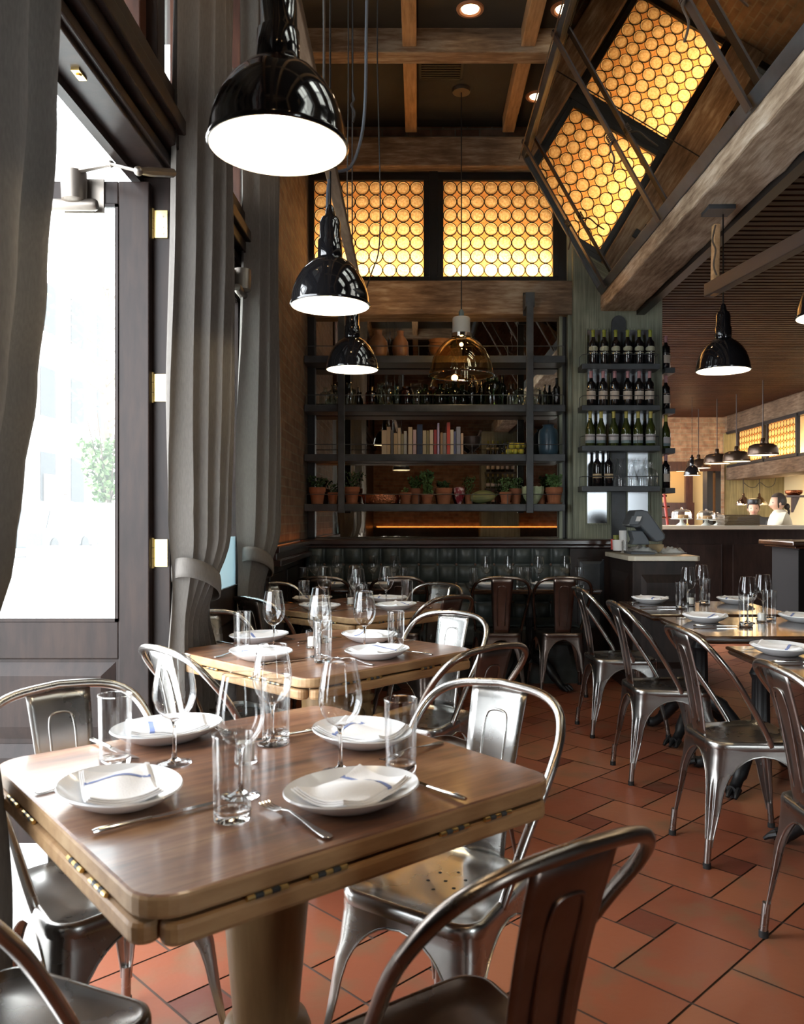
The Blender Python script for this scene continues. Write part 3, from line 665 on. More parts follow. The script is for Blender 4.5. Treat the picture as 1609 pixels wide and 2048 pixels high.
for y in (6.66, 5.17, 3.76, 2.3):
    bm = new(); V = Vector((0, y, 0)); bar(bm, A0+V+nrm*.05-dU*.03, A1+V+nrm*.05+dU*.03, .055, .012, nrm)
    so = obj('strap', bm, M['bar_steel'], tm, smooth=False)
    bm = new(); c = A0+dU*LU*.42+V+nrm*.06
    for k in range(5): tube(bm, [c+dU*.012*k+Vector((0, .034*math.cos(2*PI*i/10), 0))+nrm*.016*math.sin(2*PI*i/10) for i in range(10)], .004, 5, closed=True)
    tube(bm, smooth_path([c, c+Vector((-.02, -.03, -.05)), c+Vector((0, -.05, -.13)), c+Vector((-.01, -.02, -.2))]), .006, 6)
    obj('twine', bm, mat('twine', (.10, .07, .05), .9) if y > 6.6 else bpy.data.materials['twine'], so)
    bm = new(); tube(bm, smooth_path([c+dU*.1+nrm*.02, c+nrm*.05+Vector((0, .02, -.04)), c+nrm*.09+Vector((0, .06, -.10)), c+nrm*.10+Vector((0, .14, -.12))]), [.010]*18+[.016], 8) if False else None
    if bm: bm.free()

# ================================================================= LAMPS
def dome_lamp_root():
    r = thing('pendant_lamp', 'x', 'lamp')
    bm = new(); prof = [(.150, 0), (.153, .004), (.150, .012), (.147, .035), (.140, .065), (.128, .098), (.108, .132), (.082, .160), (.055, .178), (.046, .184)]
    lathe(bm, prof, 48, cap0=False, cap1=False); obj('shade', bm, M['enamel'], r, angle=60)
    bm = new(); lathe(bm, [(a-.003, z-.001 if i else 0) for i, (a, z) in enumerate(prof)], 48, cap0=False, cap1=True); obj('shade_lining', bm, M['enamel_in'], r, angle=60)
    bm = new(); lathe(bm, [(.046, .183), (.047, .19), (.046, .25), (.041, .255), (.040, .315), (.034, .335), (.020, .345), (.016, .37), (.008, .385)], 32); obj('socket_housing', bm, M['enamel'], r, angle=50)
    bm = new(); sphere(bm, (0, 0, .075), .03, 16, 12, (1, 1, 1.2)); obj('bulb', bm, M['bulb'], r)
    return r
ld = bpy.data.lights.new('pendant_bulb_light', 'POINT'); ld.energy = 10; ld.color = (1, .80, .52); ld.shadow_soft_size = .035
lampP = Proto(dome_lamp_root())
def pendant(X, Y, z, label, top, group='black dome pendant lamps'):
    r = lampP.put((X, Y, z), 0, label, group)
    bm = new(); tube(bm, [(0, 0, .38), (0, 0, top-z)], .004, 6); obj('cord', bm, M['cord'], r)
    lo = bpy.data.objects.new('bulb_light', ld); COL.objects.link(lo); lo.location = (X, Y, z+.055)
    return r
l1 = pendant(-.305, 1.78, 2.076, 'large looking black dome pendant closest to the camera, above the front wooden table', 4.70)
l2 = pendant(-.337, 3.12, 2.076, 'black dome pendant second from the camera, above the middle wooden table', 4.70)
l3 = pendant(-.384, 4.73, 2.123, 'small looking black dome pendant in front of the shelves, above the rear wooden table', 4.70)
l4 = pendant(1.742, 4.69, 2.11, 'black dome pendant hanging from the weathered beam at right of the wine rack', 3.03)
l5 = pendant(1.735, 3.42, 2.11, 'black dome pendant cut by the right edge of the photo', 3.03)
pendant(-.3, .3, 2.08, 'black dome pendant over the table behind the camera', 4.70)
pendant(1.735, 2.1, 2.11, 'black dome pendant on the beam, nearer than the one cut by the edge', 3.03)
# big gold glass pendant
r = thing('glass_pendant_lamp', 'big gold tinted glass dome pendant with a white ceramic neck in front of the shelves', 'lamp', (.342, 6.58, 2.41))
bm = new(); lathe(bm, [(.256, 0), (.262, .006), (.255, .03), (.247, .08), (.228, .14), (.197, .20), (.155, .25), (.11, .285), (.075, .305), (.062, .31)], 56, cap0=False, cap1=False); obj('glass_shade', bm, M['gold_glass'], r, angle=70)
bm = new(); tube(bm, [(.259*math.cos(2*PI*k/56), .259*math.sin(2*PI*k/56), 0) for k in range(56)], .006, 6, closed=True); obj('rim', bm, M['chrome'], r)
bm = new(); lathe(bm, [(.07, .30), (.085, .305), (.085, .335), (.072, .34)], 32); obj('collar', bm, M['chrome'], r)
bm = new(); lathe(bm, [(.068, .34), (.071, .35), (.071, .455), (.066, .465), (.03, .47)], 32); obj('ceramic_neck', bm, M['white_ceramic'], r)
bm = new(); lathe(bm, [(.02, .47), (.022, .51), (.01, .53)], 16); obj('cap', bm, mat('verdigris_cap', (.15, .22, .25), .5), r)
bm = new(); sphere(bm, (0, 0, .25), .016); obj('bulb', bm, M['bulb_w'], r)
bm = new(); tube(bm, [(0, 0, .52), (0, 0, CZ-2.42)], .005, 6); obj('cord', bm, M['cord'], r)
bm = new(); lathe(bm, [(.07, CZ-2.41-.03), (.075, CZ-2.41-.01), (.075, CZ-2.41)], 24); obj('canopy', bm, M['brass'] if 0 else M['satin'], r)
light('POINT', 'pendant_bulb_light', (.342, 6.58, 2.60), 5, (1, .7, .35), .03)
# carrying bars of the pendant rows
bm = new(); bar(bm, (-.312, .2, 2.62), (-.35, 4.75, 2.60), .045, .035, Vector((0, 0, 1)))
tag(obj('lamp_rail', bm, M['beam_dark'], smooth=False, bevel=.004), 'brown wooden rail carrying the row of pendants above the wooden tables', 'lamp rail')
for o_, yy in ((l1, 1.78), (l2, 3.12), (l3, 4.73)): pass
r = thing('lamp_rail', 'dark bar slung under the weathered beam at right, above the black dome lamps', 'lamp rail')
bm = new(); bar(bm, P(1418, 582, 4.72), (2.02, 2.8, 2.60), .06, .075, Vector((0, 0, 1))); obj('bar', bm, M['bar_steel'], r, smooth=False, bevel=.004)
bm = new(); bar(bm, P(1430, 590, 4.66), P(1433, 450, 4.66), .035, .05, Vector((0, 1, 0))); obj('wooden_hanger', bm, M['joist'], r, smooth=False, bevel=.004)
bm = new(); box(bm, 1.63, 1.78, 4.60, 4.73, 3.005, 3.03); obj('ceiling_plate', bm, M['iron'], r, smooth=False)
bm = new(); c = P(1436, 570, 4.66)
for k in range(5): tube(bm, [c+Vector((.045*math.cos(2*PI*i/12), .045*math.sin(2*PI*i/12), .012*k-.03)) for i in range(12)], .005, 5, closed=True)
tube(bm, smooth_path([P(1432, 450, 4.6), P(1426, 480, 4.6), P(1432, 500, 4.6), P(1428, 530, 4.6), P(1434, 550, 4.6)]), .005, 6); obj('twine', bm, bpy.data.materials['twine'], r)
# loose cables
cab = [('thick blue grey cable', M['cord_blue'], .0065, [(735, -60, 3.3), (733, 60, 3.3), (731, 200, 3.3), (722, 280, 3.3), (700, 335, 3.25), (662, 352, 3.2), (655, 420, 3.15)], 'thick blue grey cable looping down beside the second pendant'),
       ('c2', M['cord'], .004, [(757, -60, 4.6), (755, 100, 4.6), (758, 250, 4.6), (761, 400, 4.6), (758, 500, 4.65), (742, 550, 4.7), (712, 640, 4.73)], 'thin black cable bowing in front of the left amber window to the third pendant'),
       ('c3', M['cord'], .0035, [(697, -40, 4.4), (697, 200, 4.4), (695, 380, 4.5), (699, 520, 4.7)], 'straight thin cord at the left of the pair by the third pendant'),
       ('c4', M['cord'], .0035, [(706, -40, 4.4), (706, 185, 4.4), (705, 300, 4.5), (705, 520, 4.7)], 'straight thin cord knotted near its top, right one of the pair by the third pendant'),
       ('c5', M['cord'], .005, [(648, -40, 2.9), (648, 160, 2.9), (640, 300, 2.9)], 'straight brown cord right behind the closest pendant')]
for nm, m_, rad, pts, lab in cab:
    bm = new(); tube(bm, smooth_path([P(*p) for p in pts], 6), rad, 7); tag(obj('cable', bm, m_), lab, 'cable', None)
bm = new(); tube(bm, smooth_path([P(706, 185, 4.38), P(709, 200, 4.38), P(703, 210, 4.38), P(710, 225, 4.38), P(706, 245, 4.38)]), .006, 6); tag(obj('cord_knot', bm, M['cord']), 'small knot of cord tied below the ceiling joist', 'knot')
# recessed ceiling lights and vent
for i, ((px, py, Y), lab) in enumerate(zip(DOWN, ('recessed ceiling light left of the second joist, top centre', 'recessed ceiling light at the top beside the tilted mirror', 'recessed ceiling light near the back, beyond the cross beam'))):
    r = thing('recessed_light', lab, 'ceiling light', ((px-CX)/F*Y, Y, CZ), 0, 'recessed ceiling lights')
    bm = new(); lathe(bm, [(.095, -.002), (.09, -.012), (.072, -.014), (.06, -.004)], 28, cap0=False, cap1=False); obj('trim_ring', bm, mat('copper_ring', (.45, .2, .1), .4) if i == 0 else bpy.data.materials['copper_ring'], r)
    bm = new(); lathe(bm, [(.066, -.003), (.02, -.002)], 24); obj('lens', bm, M['bulb_w'], r)
r = thing('ceiling_vent', 'square dark air grille in the ceiling between the joists', 'vent', (.17, 6.25, CZ))
bm = new(); 
for a in (-.17, .15): box(bm, a, a+.02, -.17, .17, -.015, -.001); box(bm, -.17, .17, a, a+.02, -.015, -.001)
obj('frame', bm, M['black'], r, smooth=False)
bm = new()
for k in range(9): box(bm, -.15, .15, -.145+k*.034, -.125+k*.034, -.014, -.004)
obj('louvres', bm, M['black'], r, smooth=False)

# ================================================================= SHELVES on the mirror
SY = 6.9; kS = SY/F
zs = [H+(CY-y)*kS for y in (711, 809, 908, 1008)]
sh = thing('wall_shelving', 'black steel shelving of four long boards hung in front of the mirror', 'shelving')
names = ['top', 'second', 'third', 'bottom']
for z in zs:
    bm = new(); box(bm, -.965, 1.235, SY, 7.17, z-.06, z); b_ = obj('shelf_board', bm, M['iron'], sh, smooth=False, bevel=.004)
    bm = new(); zr = z+.082
    tube(bm, [(-.95, SY+.012, z), (-.95, SY+.012, zr-.01), (-.94, SY+.012, zr), (1.215, SY+.012, zr), (1.225, SY+.012, zr-.01), (1.225, SY+.012, z)], .0035, 6)
    for x in (-.45, 0, .45, .75): tube(bm, [(x, SY+.012, z), (x, SY+.012, zr)], .0028, 6)
    obj('rail', bm, M['iron'], b_)
bm = new(); box(bm, -.677, -.622, SY-.035, SY, 1.31, 3.02); obj('upright', bm, M['iron'], sh, smooth=False, bevel=.003)
bm = new(); box(bm, .905, .962, SY-.035, SY, 1.31, 3.08); box(bm, .895, .972, SY-.03, 7.05, 3.04, 3.16); box(bm, .895, .972, 7.03, 7.05, 3.0, 3.20); obj('upright', bm, M['iron'], sh, smooth=False, bevel=.003)
def sx(px, Y=7.03): return (px-CX)/F*Y
# jugs and bowls (top shelf)
def lathe_thing(name, prof, loc, m_, label, cat, group=None, seg=28, sc_=(1, 1, 1)):
    bm = new(); lathe(bm, prof, seg); o_ = obj(name, bm, m_, angle=60); o_.location = loc; o_.scale = sc_; return tag(o_, label, cat, group)
stone = mat('brown_stoneware', (.16, .075, .035), .45, col2=(.26, .13, .06), nscale=8)
stone2 = mat('orange_stoneware', (.30, .13, .05), .4, col2=(.18, .09, .05), nscale=6)
z = zs[0]
jug = [(.05, 0), (.075, .03), (.088, .09), (.08, .15), (.05, .19), (.035, .205), (.036, .235), (.042, .245)]
lathe_thing('stoneware_jug', jug, (sx(757), 7.03, z), stone, 'broad dark stoneware jug on the top shelf behind the third pendant', 'jug', 'stoneware jugs on the top shelf', sc_=(.95, .95, .98))
lathe_thing('stoneware_jug', jug, (sx(801), 7.03, z), stone2, 'orange brown glazed jug on the top shelf, left of the stacked bowls', 'jug', 'stoneware jugs on the top shelf', sc_=(.82, .82, .95))
lathe_thing('stoneware_jug', jug, (sx(728), 7.05, z), stone, 'small brown jug at the left of the broad one on the top shelf', 'jug', 'stoneware jugs on the top shelf', sc_=(.6, .6, .7))
bm_p = None
for k in range(3):
    lathe_thing('earthenware_bowl', [(.05, 0), (.062, .008), (.088, .04), (.096, .07), (.099, .072), (.093, .066), (.085, .042), (.05, .014), (.01, .012)], (sx(880)+(.004, -.003, .002)[k], 7.03, z+.042*k), stone2,
                ('lowest', 'middle', 'top')[k]+' tan earthenware bowl of the stack on the top shelf', 'bowl', 'stacked tan bowls on the top shelf')
# glass bottles (second shelf)
def bottle_profile(kind, h):
    if kind == 'round': p = [(.30, 0), (.32, .02), (.32, .55), (.26, .68), (.11, .78), (.10, .93), (.13, .95), (.13, 1.0)]
    elif kind == 'cone': p = [(.28, 0), (.30, .02), (.28, .4), (.13, .75), (.09, .86), (.12, .9), (.12, 1.0)]
    elif kind == 'jar': p = [(.36, 0), (.38, .03), (.38, .70), (.30, .82), (.20, .88), (.22, .92), (.22, 1.0)]
    elif kind == 'bordeaux': p = [(.118, 0), (.126, .01), (.126, .60), (.118, .66), (.06, .73), (.047, .78), (.045, .95), (.052, .955), (.052, .985), (.045, 1.0)]
    elif kind == 'burgundy': p = [(.13, 0), (.138, .01), (.138, .45), (.12, .55), (.065, .70), (.047, .80), (.045, .95), (.052, .955), (.052, .985), (.045, 1.0)]
    elif kind == 'carafe': p = [(.15, 0), (.19, .02), (.20, .25), (.17, .42), (.10, .62), (.085, .72), (.10, .85), (.16, 1.0)]
    return [(r*h, z*h) for r, z in p]
gm = {}
def gmat(nm, c, base=.06):
    if nm not in gm: gm[nm] = thin_glass(nm+'_bottle_glass', c, base=base, fres=1.5)
    return gm[nm]
def bottle(kind, h, loc, m_, label, group, cat='bottle', name='glass_bottle', solid=False):
    bm = new(); lathe(bm, bottle_profile(kind, h), 20, cap1=solid); o_ = obj(name, bm, m_, angle=50); o_.location = loc
    return tag(o_, label, cat, group)
C_ = {'clear': (.80, .84, .80), 'amber': (.45, .18, .05), 'green': (.25, .40, .22), 'dkgreen': (.08, .14, .06), 'black': (.03, .035, .03), 'aqua': (.55, .75, .70)}
row2 = [(652, 'round', .16, 'clear'), (667, 'round', .19, 'clear'), (700, 'round', .20, 'clear'), (717, 'bordeaux', .17, 'black'), (743, 'round', .17, 'amber'), (760, 'cone', .20, 'clear'), (774, 'jar', .20, 'clear'), (794, 'round', .185, 'aqua'),
        (813, 'jar', .165, 'amber'), (832, 'jar', .20, 'clear'), (852, 'round', .185, 'green'), (867, 'jar', .17, 'amber'), (881, 'round', .19, 'green'), (896, 'round', .21, 'clear'), (909, 'round', .21, 'green'), (925, 'round', .19, 'green'),
        (944, 'bordeaux', .26, 'dkgreen'), (964, 'bordeaux', .24, 'black'), (984, 'jar', .24, 'green'), (1006, 'bordeaux', .27, 'dkgreen'), (1023, 'round', .19, 'clear'), (1042, 'jar', .16, 'clear'), (1072, 'jar', .16, 'clear'), (1091, 'bordeaux', .19, 'black'), (1113, 'bordeaux', .24, 'black')]
kn = {'round': 'round shouldered', 'cone': 'cone shaped', 'jar': 'wide jar like', 'bordeaux': 'tall slim'}
cn = {'clear': 'clear', 'amber': 'amber', 'green': 'pale green', 'dkgreen': 'dark green', 'black': 'near black', 'aqua': 'aqua'}
ordn = ['leftmost', 'second', 'third', 'fourth', 'fifth', 'sixth', 'seventh', 'eighth', 'ninth', 'tenth', 'eleventh', 'twelfth', 'thirteenth', 'fourteenth', 'fifteenth', 'sixteenth', 'seventeenth', 'eighteenth', 'nineteenth', 'twentieth', 'twenty-first', 'twenty-second', 'twenty-third', 'twenty-fourth', 'rightmost']
for i, (px, kd, h, c) in enumerate(row2):
    bottle(kd, h, (sx(px), 7.0+.05*(i % 2), zs[1]), gmat(c, C_[c]), '%s %s %s bottle, %s on the second shelf' % (cn[c], kn[kd], 'glass', ordn[i] + (' from the left' if i not in (0, 24) else '')), 'old glass bottles on the second shelf')
# books (third shelf)
bk = [(985, 1040, 155, (.55, .45, .32), 'thick cream'), (1040, 1080, 120, (.50, .38, .25), 'tall tan'), (1083, 1112, 158, (.12, .12, .13), 'black and silver'), (1115, 1158, 188, (.45, .35, .22), 'short tan'), (1160, 1190, 130, (.55, .45, .32), 'slim tall cream'),
      (1193, 1222, 195, (.28, .25, .15), 'short olive'), (1224, 1256, 165, (.42, .42, .40), 'light grey'), (1270, 1315, 122, (.55, .46, .34), 'tall cream'), (1322, 1358, 150, (.55, .42, .45), 'pale pink'), (1365, 1425, 92, (.02, .04, .10), 'wide navy blue'), (1427, 1465, 158, (.42, .36, .24), 'tan'),
      (1467, 1495, 160, (.20, .17, .08), 'dark olive'), (1500, 1540, 152, (.56, .48, .36), 'cream'), (1546, 1578, 150, (.30, .03, .03), 'dark red'), (1584, 1606, 78, (.45, .40, .60), 'tall lilac'), (1615, 1642, 180, (.30, .18, .09), 'short brown'), (1644, 1680, 185, (.22, .20, .19), 'short grey'),
      (1685, 1722, 70, (.50, .06, .035), 'tall bright red'), (1723, 1758, 150, (.58, .52, .40), 'cream backed'), (1760, 1784, 168, (.08, .09, .20), 'slim dark blue'), (1788, 1832, 118, (.25, .27, .35), 'blue and white'), (1836, 1862, 188, (.52, .38, .26), 'last tan')]
for a, b2, h, c, nm in bk:
    x0 = sx(580+a/5.363, 6.99); x1 = sx(580+b2/5.363, 6.99); hh = (423-h)/5.363*kS; dpt = .15+.03*random.random()
    r = thing('book', nm+' book in the row of cookbooks on the third shelf', 'book', ((x0+x1)/2, 6.99, zs[2]), 0, 'cookbooks on the third shelf'); w2 = (x1-x0)/2-.0008
    bm = new(); box(bm, -w2, -w2+.002, 0, dpt, 0, hh); box(bm, w2-.002, w2, 0, dpt, 0, hh); box(bm, -w2, w2, -.002, .002, 0, hh)
    obj('cover', bm, mat('book_cover', c, .45), r, smooth=False)
    bm = new(); box(bm, -w2+.002, w2-.002, .002, dpt-.004, .003, hh-.004); obj('pages', bm, M['paper_white'], r, smooth=False)
# mortar with pestle, lemon basket, blue jar
z = zs[2]
r = thing('mortar', 'dark brown footed mortar beside the cookbooks', 'mortar', (sx(945), 7.02, z))
bm = new(); lathe(bm, [(.04, 0), (.042, .01), (.02, .03), (.025, .045), (.06, .07), (.072, .12), (.075, .155), (.07, .158), (.062, .12), (.03, .07)], 28); obj('bowl', bm, mat('dark_bronze', (.05, .035, .03), .4, .5), r)
bm = new(); tube(bm, [(0, 0, .07), (.06, 0, .18), (.075, 0, .21)], [.014, .009, .013], 8); obj('pestle', bm, mat('bronze2', (.09, .06, .05), .4, .5), r)
bx = sx(1032)
r = thing('wire_basket', 'black wire basket holding lemons on the third shelf', 'basket', (bx, 7.03, z))
bm = new()
for (a, h) in ((.10, .003), (.105, .05), (.108, .10)): tube(bm, [(a*math.cos(2*PI*k/24), .075*math.sin(2*PI*k/24), h) for k in range(24)], .0025, 5, closed=True)
for k in range(14):
    t = 2*PI*k/14; tube(bm, [(.10*math.cos(t), .072*math.sin(t), .003), (.108*math.cos(t), .075*math.sin(t), .1)], .002, 5)
obj('wires', bm, M['iron'], r)
lem = mat('lemon_skin', (.62, .50, .05), .5, col2=(.50, .50, .07), nscale=7); lemb = None
lp = [(-.06, -.02, .03), (-.01, -.035, .03), (.045, -.03, .03), (-.03, .03, .03), (.03, .03, .03), (-.035, -.015, .08), (.02, -.025, .08), (.06, .01, .08), (0, .03, .08)]
for i, (a, b2, c) in enumerate(lp):
    bm = new(); sphere(bm, (0, 0, 0), .026, 14, 10, (1.15, 1, 1)); sphere(bm, (.03, 0, 0), .006, 8, 6)
    tag(obj('lemon', bm, lem, loc=(bx+a, 7.03+b2, z+c), rot=(0, 0, i*1.3)), 'yellow lemon heaped in the black wire basket', 'lemon', 'lemons in the wire basket')
lathe_thing('blue_jar', [(.06, 0), (.078, .01), (.084, .05), (.084, .18), (.075, .215), (.048, .235), (.045, .25), (.055, .258)], (sx(1097), 7.02, z), mat('dark_blue_glaze', (.03, .06, .09), .3, col2=(.05, .10, .14), nscale=10), 'dark blue glazed jar at the right end of the third shelf', 'jar')
# potted herbs (bottom shelf)
def foliage(bm, c, R, hgt, n, ls, seed):
    rn = random.Random(seed)
    for k in range(n):
        a = rn.random()*2*PI; rr = R*math.sqrt(rn.random()); hz = hgt*rn.random()**.8
        p = Vector((c[0]+rr*math.cos(a)*(.5+hz/hgt*.6), c[1]+rr*math.sin(a)*(.5+hz/hgt*.6)*.7, c[2]+hz))
        d = Vector((rn.uniform(-1, 1), rn.uniform(-1, 1), rn.uniform(-.3, 1))).normalized(); s = d.orthogonal().normalized()
        s = (Matrix.Rotation(rn.random()*6, 3, d) @ s); l = ls*rn.uniform(.6, 1.3); w_ = l*.42; nn = d.cross(s)*l*.12
        v = [bm.verts.new(q) for q in (p, p+d*l*.5+s*w_+nn, p+d*l, p+d*l*.5-s*w_+nn)]; m_ = bm.verts.new(p+d*l*.5-nn)
        bm.faces.new((v[0], v[1], m_)); bm.faces.new((v[1], v[2], m_)); bm.faces.new((v[2], v[3], m_)); bm.faces.new((v[3], v[0], m_))
def pot(px, w_px, ytop, label, fol=None, Y=7.0, saucer=False, leafm='leaf', seed=1, group='potted herbs on the bottom shelf'):
    k = Y/F; R = w_px/2*k; h = (CY-ytop)*k+H-zs[3]; x = (px-CX)*k
    r = thing('potted_herb', label, 'potted plant', (x, Y, zs[3]), 0, group)
    b0 = .008 if saucer else 0
    bm = new(); lathe(bm, [(R*.66, b0), (R*.70, b0+.004), (R*.90, h*.72), (R, h*.72), (R, h), (R*.92, h), (R*.86, h*.9), (R*.2, h*.9)], 26); obj('pot', bm, M['terracotta'], r, angle=35)
    if saucer:
        bm = new(); lathe(bm, [(R*.8, 0), (R*.98, .014), (R*.92, .012), (R*.7, .006)], 24); obj('saucer', bm, M['terracotta'], r)
    if fol:
        n_, fh, fr_, ls = fol
        bm = new(); foliage(bm, (0, 0, h*.88), fr_, fh, n_, ls, seed); obj('foliage', bm, M[leafm], r, smooth=False, recalc=False)
        bm = new(); rn = random.Random(seed)
        for k2 in range(6): a = rn.random()*6.3; tube(bm, [(0, 0, h*.88), (fr_*.5*math.cos(a), fr_*.35*math.sin(a), h+fh*.6)], .0018, 5)
        obj('stems', bm, M['stem'], r)
    return r
pot(635, 34, 975, 'terracotta pot of dark herbs at the left end of the bottom shelf', (120, .10, .09, .022), leafm='leaf_dark', seed=2)
pot(666, 21, 985, 'tiny terracotta pot left of the dark upright on the bottom shelf', (50, .10, .04, .018), leafm='leaf_dark', seed=3)
pot(704, 32, 974, 'terracotta pot on a saucer right of the dark upright on the bottom shelf', (130, .14, .10, .018), saucer=True, leafm='leaf_dark', seed=4)
pot(812, 24, 985, 'small terracotta pot right beside the copper pan on the bottom shelf', (30, .05, .03, .015), saucer=True, seed=5, Y=6.97)
pot(832, 32, 977, 'terracotta pot of leafy herbs standing behind two small pots on the bottom shelf', (130, .11, .07, .025), Y=7.09, seed=6)
pot(855, 24, 988, 'low terracotta pot with a tall climbing basil on the bottom shelf', (210, .20, .055, .026), saucer=True, seed=7, Y=6.97)
pot(888, 35, 976, 'large terracotta pot with a low herb left of the radicchio', (80, .07, .055, .024), saucer=False, leafm='leaf_dark', seed=8, Y=6.99)
pot(939, 21, 989, 'brown terracotta pot of thin rosemary right of the radicchio', (150, .16, .06, .014), seed=9, Y=7.06)
pot(1012, 25, 984, 'bright small terracotta pot with herbs right of the squash', (120, .13, .06, .018), saucer=True, seed=10, Y=6.97)
pot(1032, 26, 977, 'terracotta pot of herbs tucked beside the right upright', (120, .10, .06, .018), seed=11, Y=7.09)
pot(1083, 20, 988, 'small brown terracotta pot behind the pale cabbage', (20, .03, .03, .02), seed=12, Y=7.10)
pot(1109, 35, 975, 'large terracotta pot of bushy basil at the right end of the bottom shelf', (200, .12, .08, .026), saucer=True, seed=13, Y=7.0)
z = zs[3]
r = thing('copper_pan', 'long oval dimpled copper pan on the bottom shelf', 'pan', (sx(762, 7.0), 7.0, z))
copper = mat('hammered_copper', (.60, .22, .10), .22, 1, bump=1.0, nscale=55)
bm = new(); lathe(bm, [(.85, 0), (.95, .01), (1, .06), (1.02, .085), (.98, .085), (.92, .02), (.3, .012)], 40, sx=.16, sy=.09); obj('body', bm, copper, r)
bm = new()
for s in (-1, 1): tube(bm, smooth_path([(s*.155, -.03, .07), (s*.185, -.02, .075), (s*.185, .02, .075), (s*.155, .03, .07)]), .005, 6)
obj('handle', bm, copper, r)
def leafy_head(px, Y, w_, h, m_, label, cat, name, n=9):
    x = (px-CX)/F*Y; r = thing(name, label, cat, (x, Y, z))
    for lay_ in range(2):
        bm = new()
        for k in range(n):
            a = 2*PI*k/n+lay_*.35; R = w_/2*(1-.35*lay_); rows = []
            for i in range(6):
                t = i/5; row = []
                for j in range(5):
                    u = (j/4-.5)*1.3*(math.sin(min(1, t*1.2+.25)*PI*.6)); rr = R*(.35+.75*math.sin(t*PI*.62)); zz = h*t
                    rr2 = rr*(1+.05*math.sin(j*2.5+i)); row.append(bm.verts.new((rr2*math.cos(a+u), rr2*math.sin(a+u)*.9, zz+.006*math.sin(j*3+k))))
                rows.append(row)
            for p, q in zip(rows, rows[1:]):
                for j in range(4): bm.faces.new((p[j], p[j+1], q[j+1], q[j]))
        obj(('outer_leaves', 'inner_leaves')[lay_], bm, m_, r, recalc=False, angle=180)
    return r
rad = mat('radicchio_leaf', (.22, .01, .02), .45, col2=(.75, .62, .60), nscale=26, lo=.5, hi=.66)
leafy_head(919, 6.99, .085, .14, rad, 'dark red radicchio with white ribs standing on the bottom shelf', 'radicchio', 'radicchio', 7)
leafy_head(1066, 7.0, .17, .15, M['leaf_pale'], 'pale open cabbage behind the right upright on the bottom shelf', 'cabbage', 'cabbage', 9)
r = thing('squash', 'long striped green squash lying on the bottom shelf', 'squash', (sx(966, 7.0), 7.0, z+.055))
bm = new()
rings = []; ns = 48
for i in range(15):
    t = i/14; xx = -.105+.21*t; rr = .054*math.sin(PI*min(1, .06+t*.9))**.55
    rings.append([bm.verts.new((xx, rr*(1+.05*math.cos(12*2*PI*k/ns))*math.cos(2*PI*k/ns), rr*(1+.05*math.cos(12*2*PI*k/ns))*math.sin(2*PI*k/ns)+.016*t)) for k in range(ns)])
for a, b2 in zip(rings, rings[1:]):
    for k in range(ns): bm.faces.new((a[k], a[(k+1) % ns], b2[(k+1) % ns], b2[k]))
bm.faces.new(rings[0]); bm.faces.new(rings[-1])
obj('body', bm, mat('squash_skin', (.06, .09, .03), .55, col2=(.28, .26, .10), nscale=6, stretch=(.3, 3, 3)), r, angle=60)
bm = new(); tube(bm, [(.10, 0, .016), (.125, 0, .03)], [.012, .009], 8); obj('stem', bm, M['stem'], r)

# ================================================================= PILLAR WINE RACK
RY = 6.8; kR = RY/F
rz = [H+(CY-y)*kR for y in (727, 810, 891, 972)]
rk = thing('wine_rack', 'black wine rack of four short shelves on the green grey pillar', 'wine rack')
bm = new(); poly = [(1.643, 1.05), (1.763, 1.05)]+[(1.703+.06*math.cos(t*PI/10), 2.93+.06*math.sin(t*PI/10)) for t in range(11)]
prism(bm, poly, 0, .02, Matrix(((1, 0, 0, 0), (0, 0, -1, 6.995), (0, 1, 0, 0), (0, 0, 0, 1)))); obj('strap', bm, M['iron'], rk, smooth=False)
for z in rz:
    bm = new(); box(bm, 1.356, 2.005, RY, 6.99, z-.045, z); b_ = obj('shelf_board', bm, M['iron'], rk, smooth=False, bevel=.003)
    bm = new(); zr = z+.08
    tube(bm, [(1.365, 6.95, z), (1.365, 6.95, zr), (1.365, RY+.03, zr), (1.385, RY+.01, zr), (1.98, RY+.01, zr), (2.0, RY+.03, zr), (2.0, 6.95, zr), (2.0, 6.95, z)], .0032, 6)
    for x in (1.55, 1.82, 1.99): tube(bm, [(x, RY+.01, z), (x, RY+.01, zr)], .0025, 5)
    obj('rail', bm, M['iron'], b_)
    bm = new(); box(bm, 2.085, 2.17, 6.93, 7.6, z-.055, z-.01); obj('side_board', bm, M['iron'], rk, smooth=False, bevel=.003)
for k, (x0, x1) in enumerate(((1.435, 1.605), (1.78, 1.955))):
    bm = new(); box(bm, x0, x1, 6.985, 6.992, 1.22, 2.87); r = tag(obj('pillar_mirror', bm, M['pillar_mirror'], smooth=False), ('tall narrow mirror strip let into the pillar, left of the rack strap', 'tall narrow mirror strip let into the pillar, right of the rack strap')[k], 'mirror')
    bm = new()
    for (a, b2, c, d) in ((x0-.012, x0, 1.21, 2.88), (x1, x1+.012, 1.21, 2.88), (x0, x1, 1.21, 1.222), (x0, x1, 2.868, 2.88)): box(bm, a, b2, 6.975, 7.0, c, d)
    obj('frame', bm, M['pillar'], r, smooth=False)
wine_blk = mat('dark_wine_bottle', (.006, .006, .008), .04, coat=1, spec=.8)
wine_grn = mat('green_wine_bottle', (.045, .06, .012), .05, coat=1, spec=.8)
foil = {'lime': mat('lime_foil', (.30, .33, .04), .35), 'pink': mat('pink_foil', (.45, .22, .24), .4), 'gold': mat('gold_foil', (.55, .45, .10), .35), 'black': mat('black_foil', (.01, .01, .01), .4)}
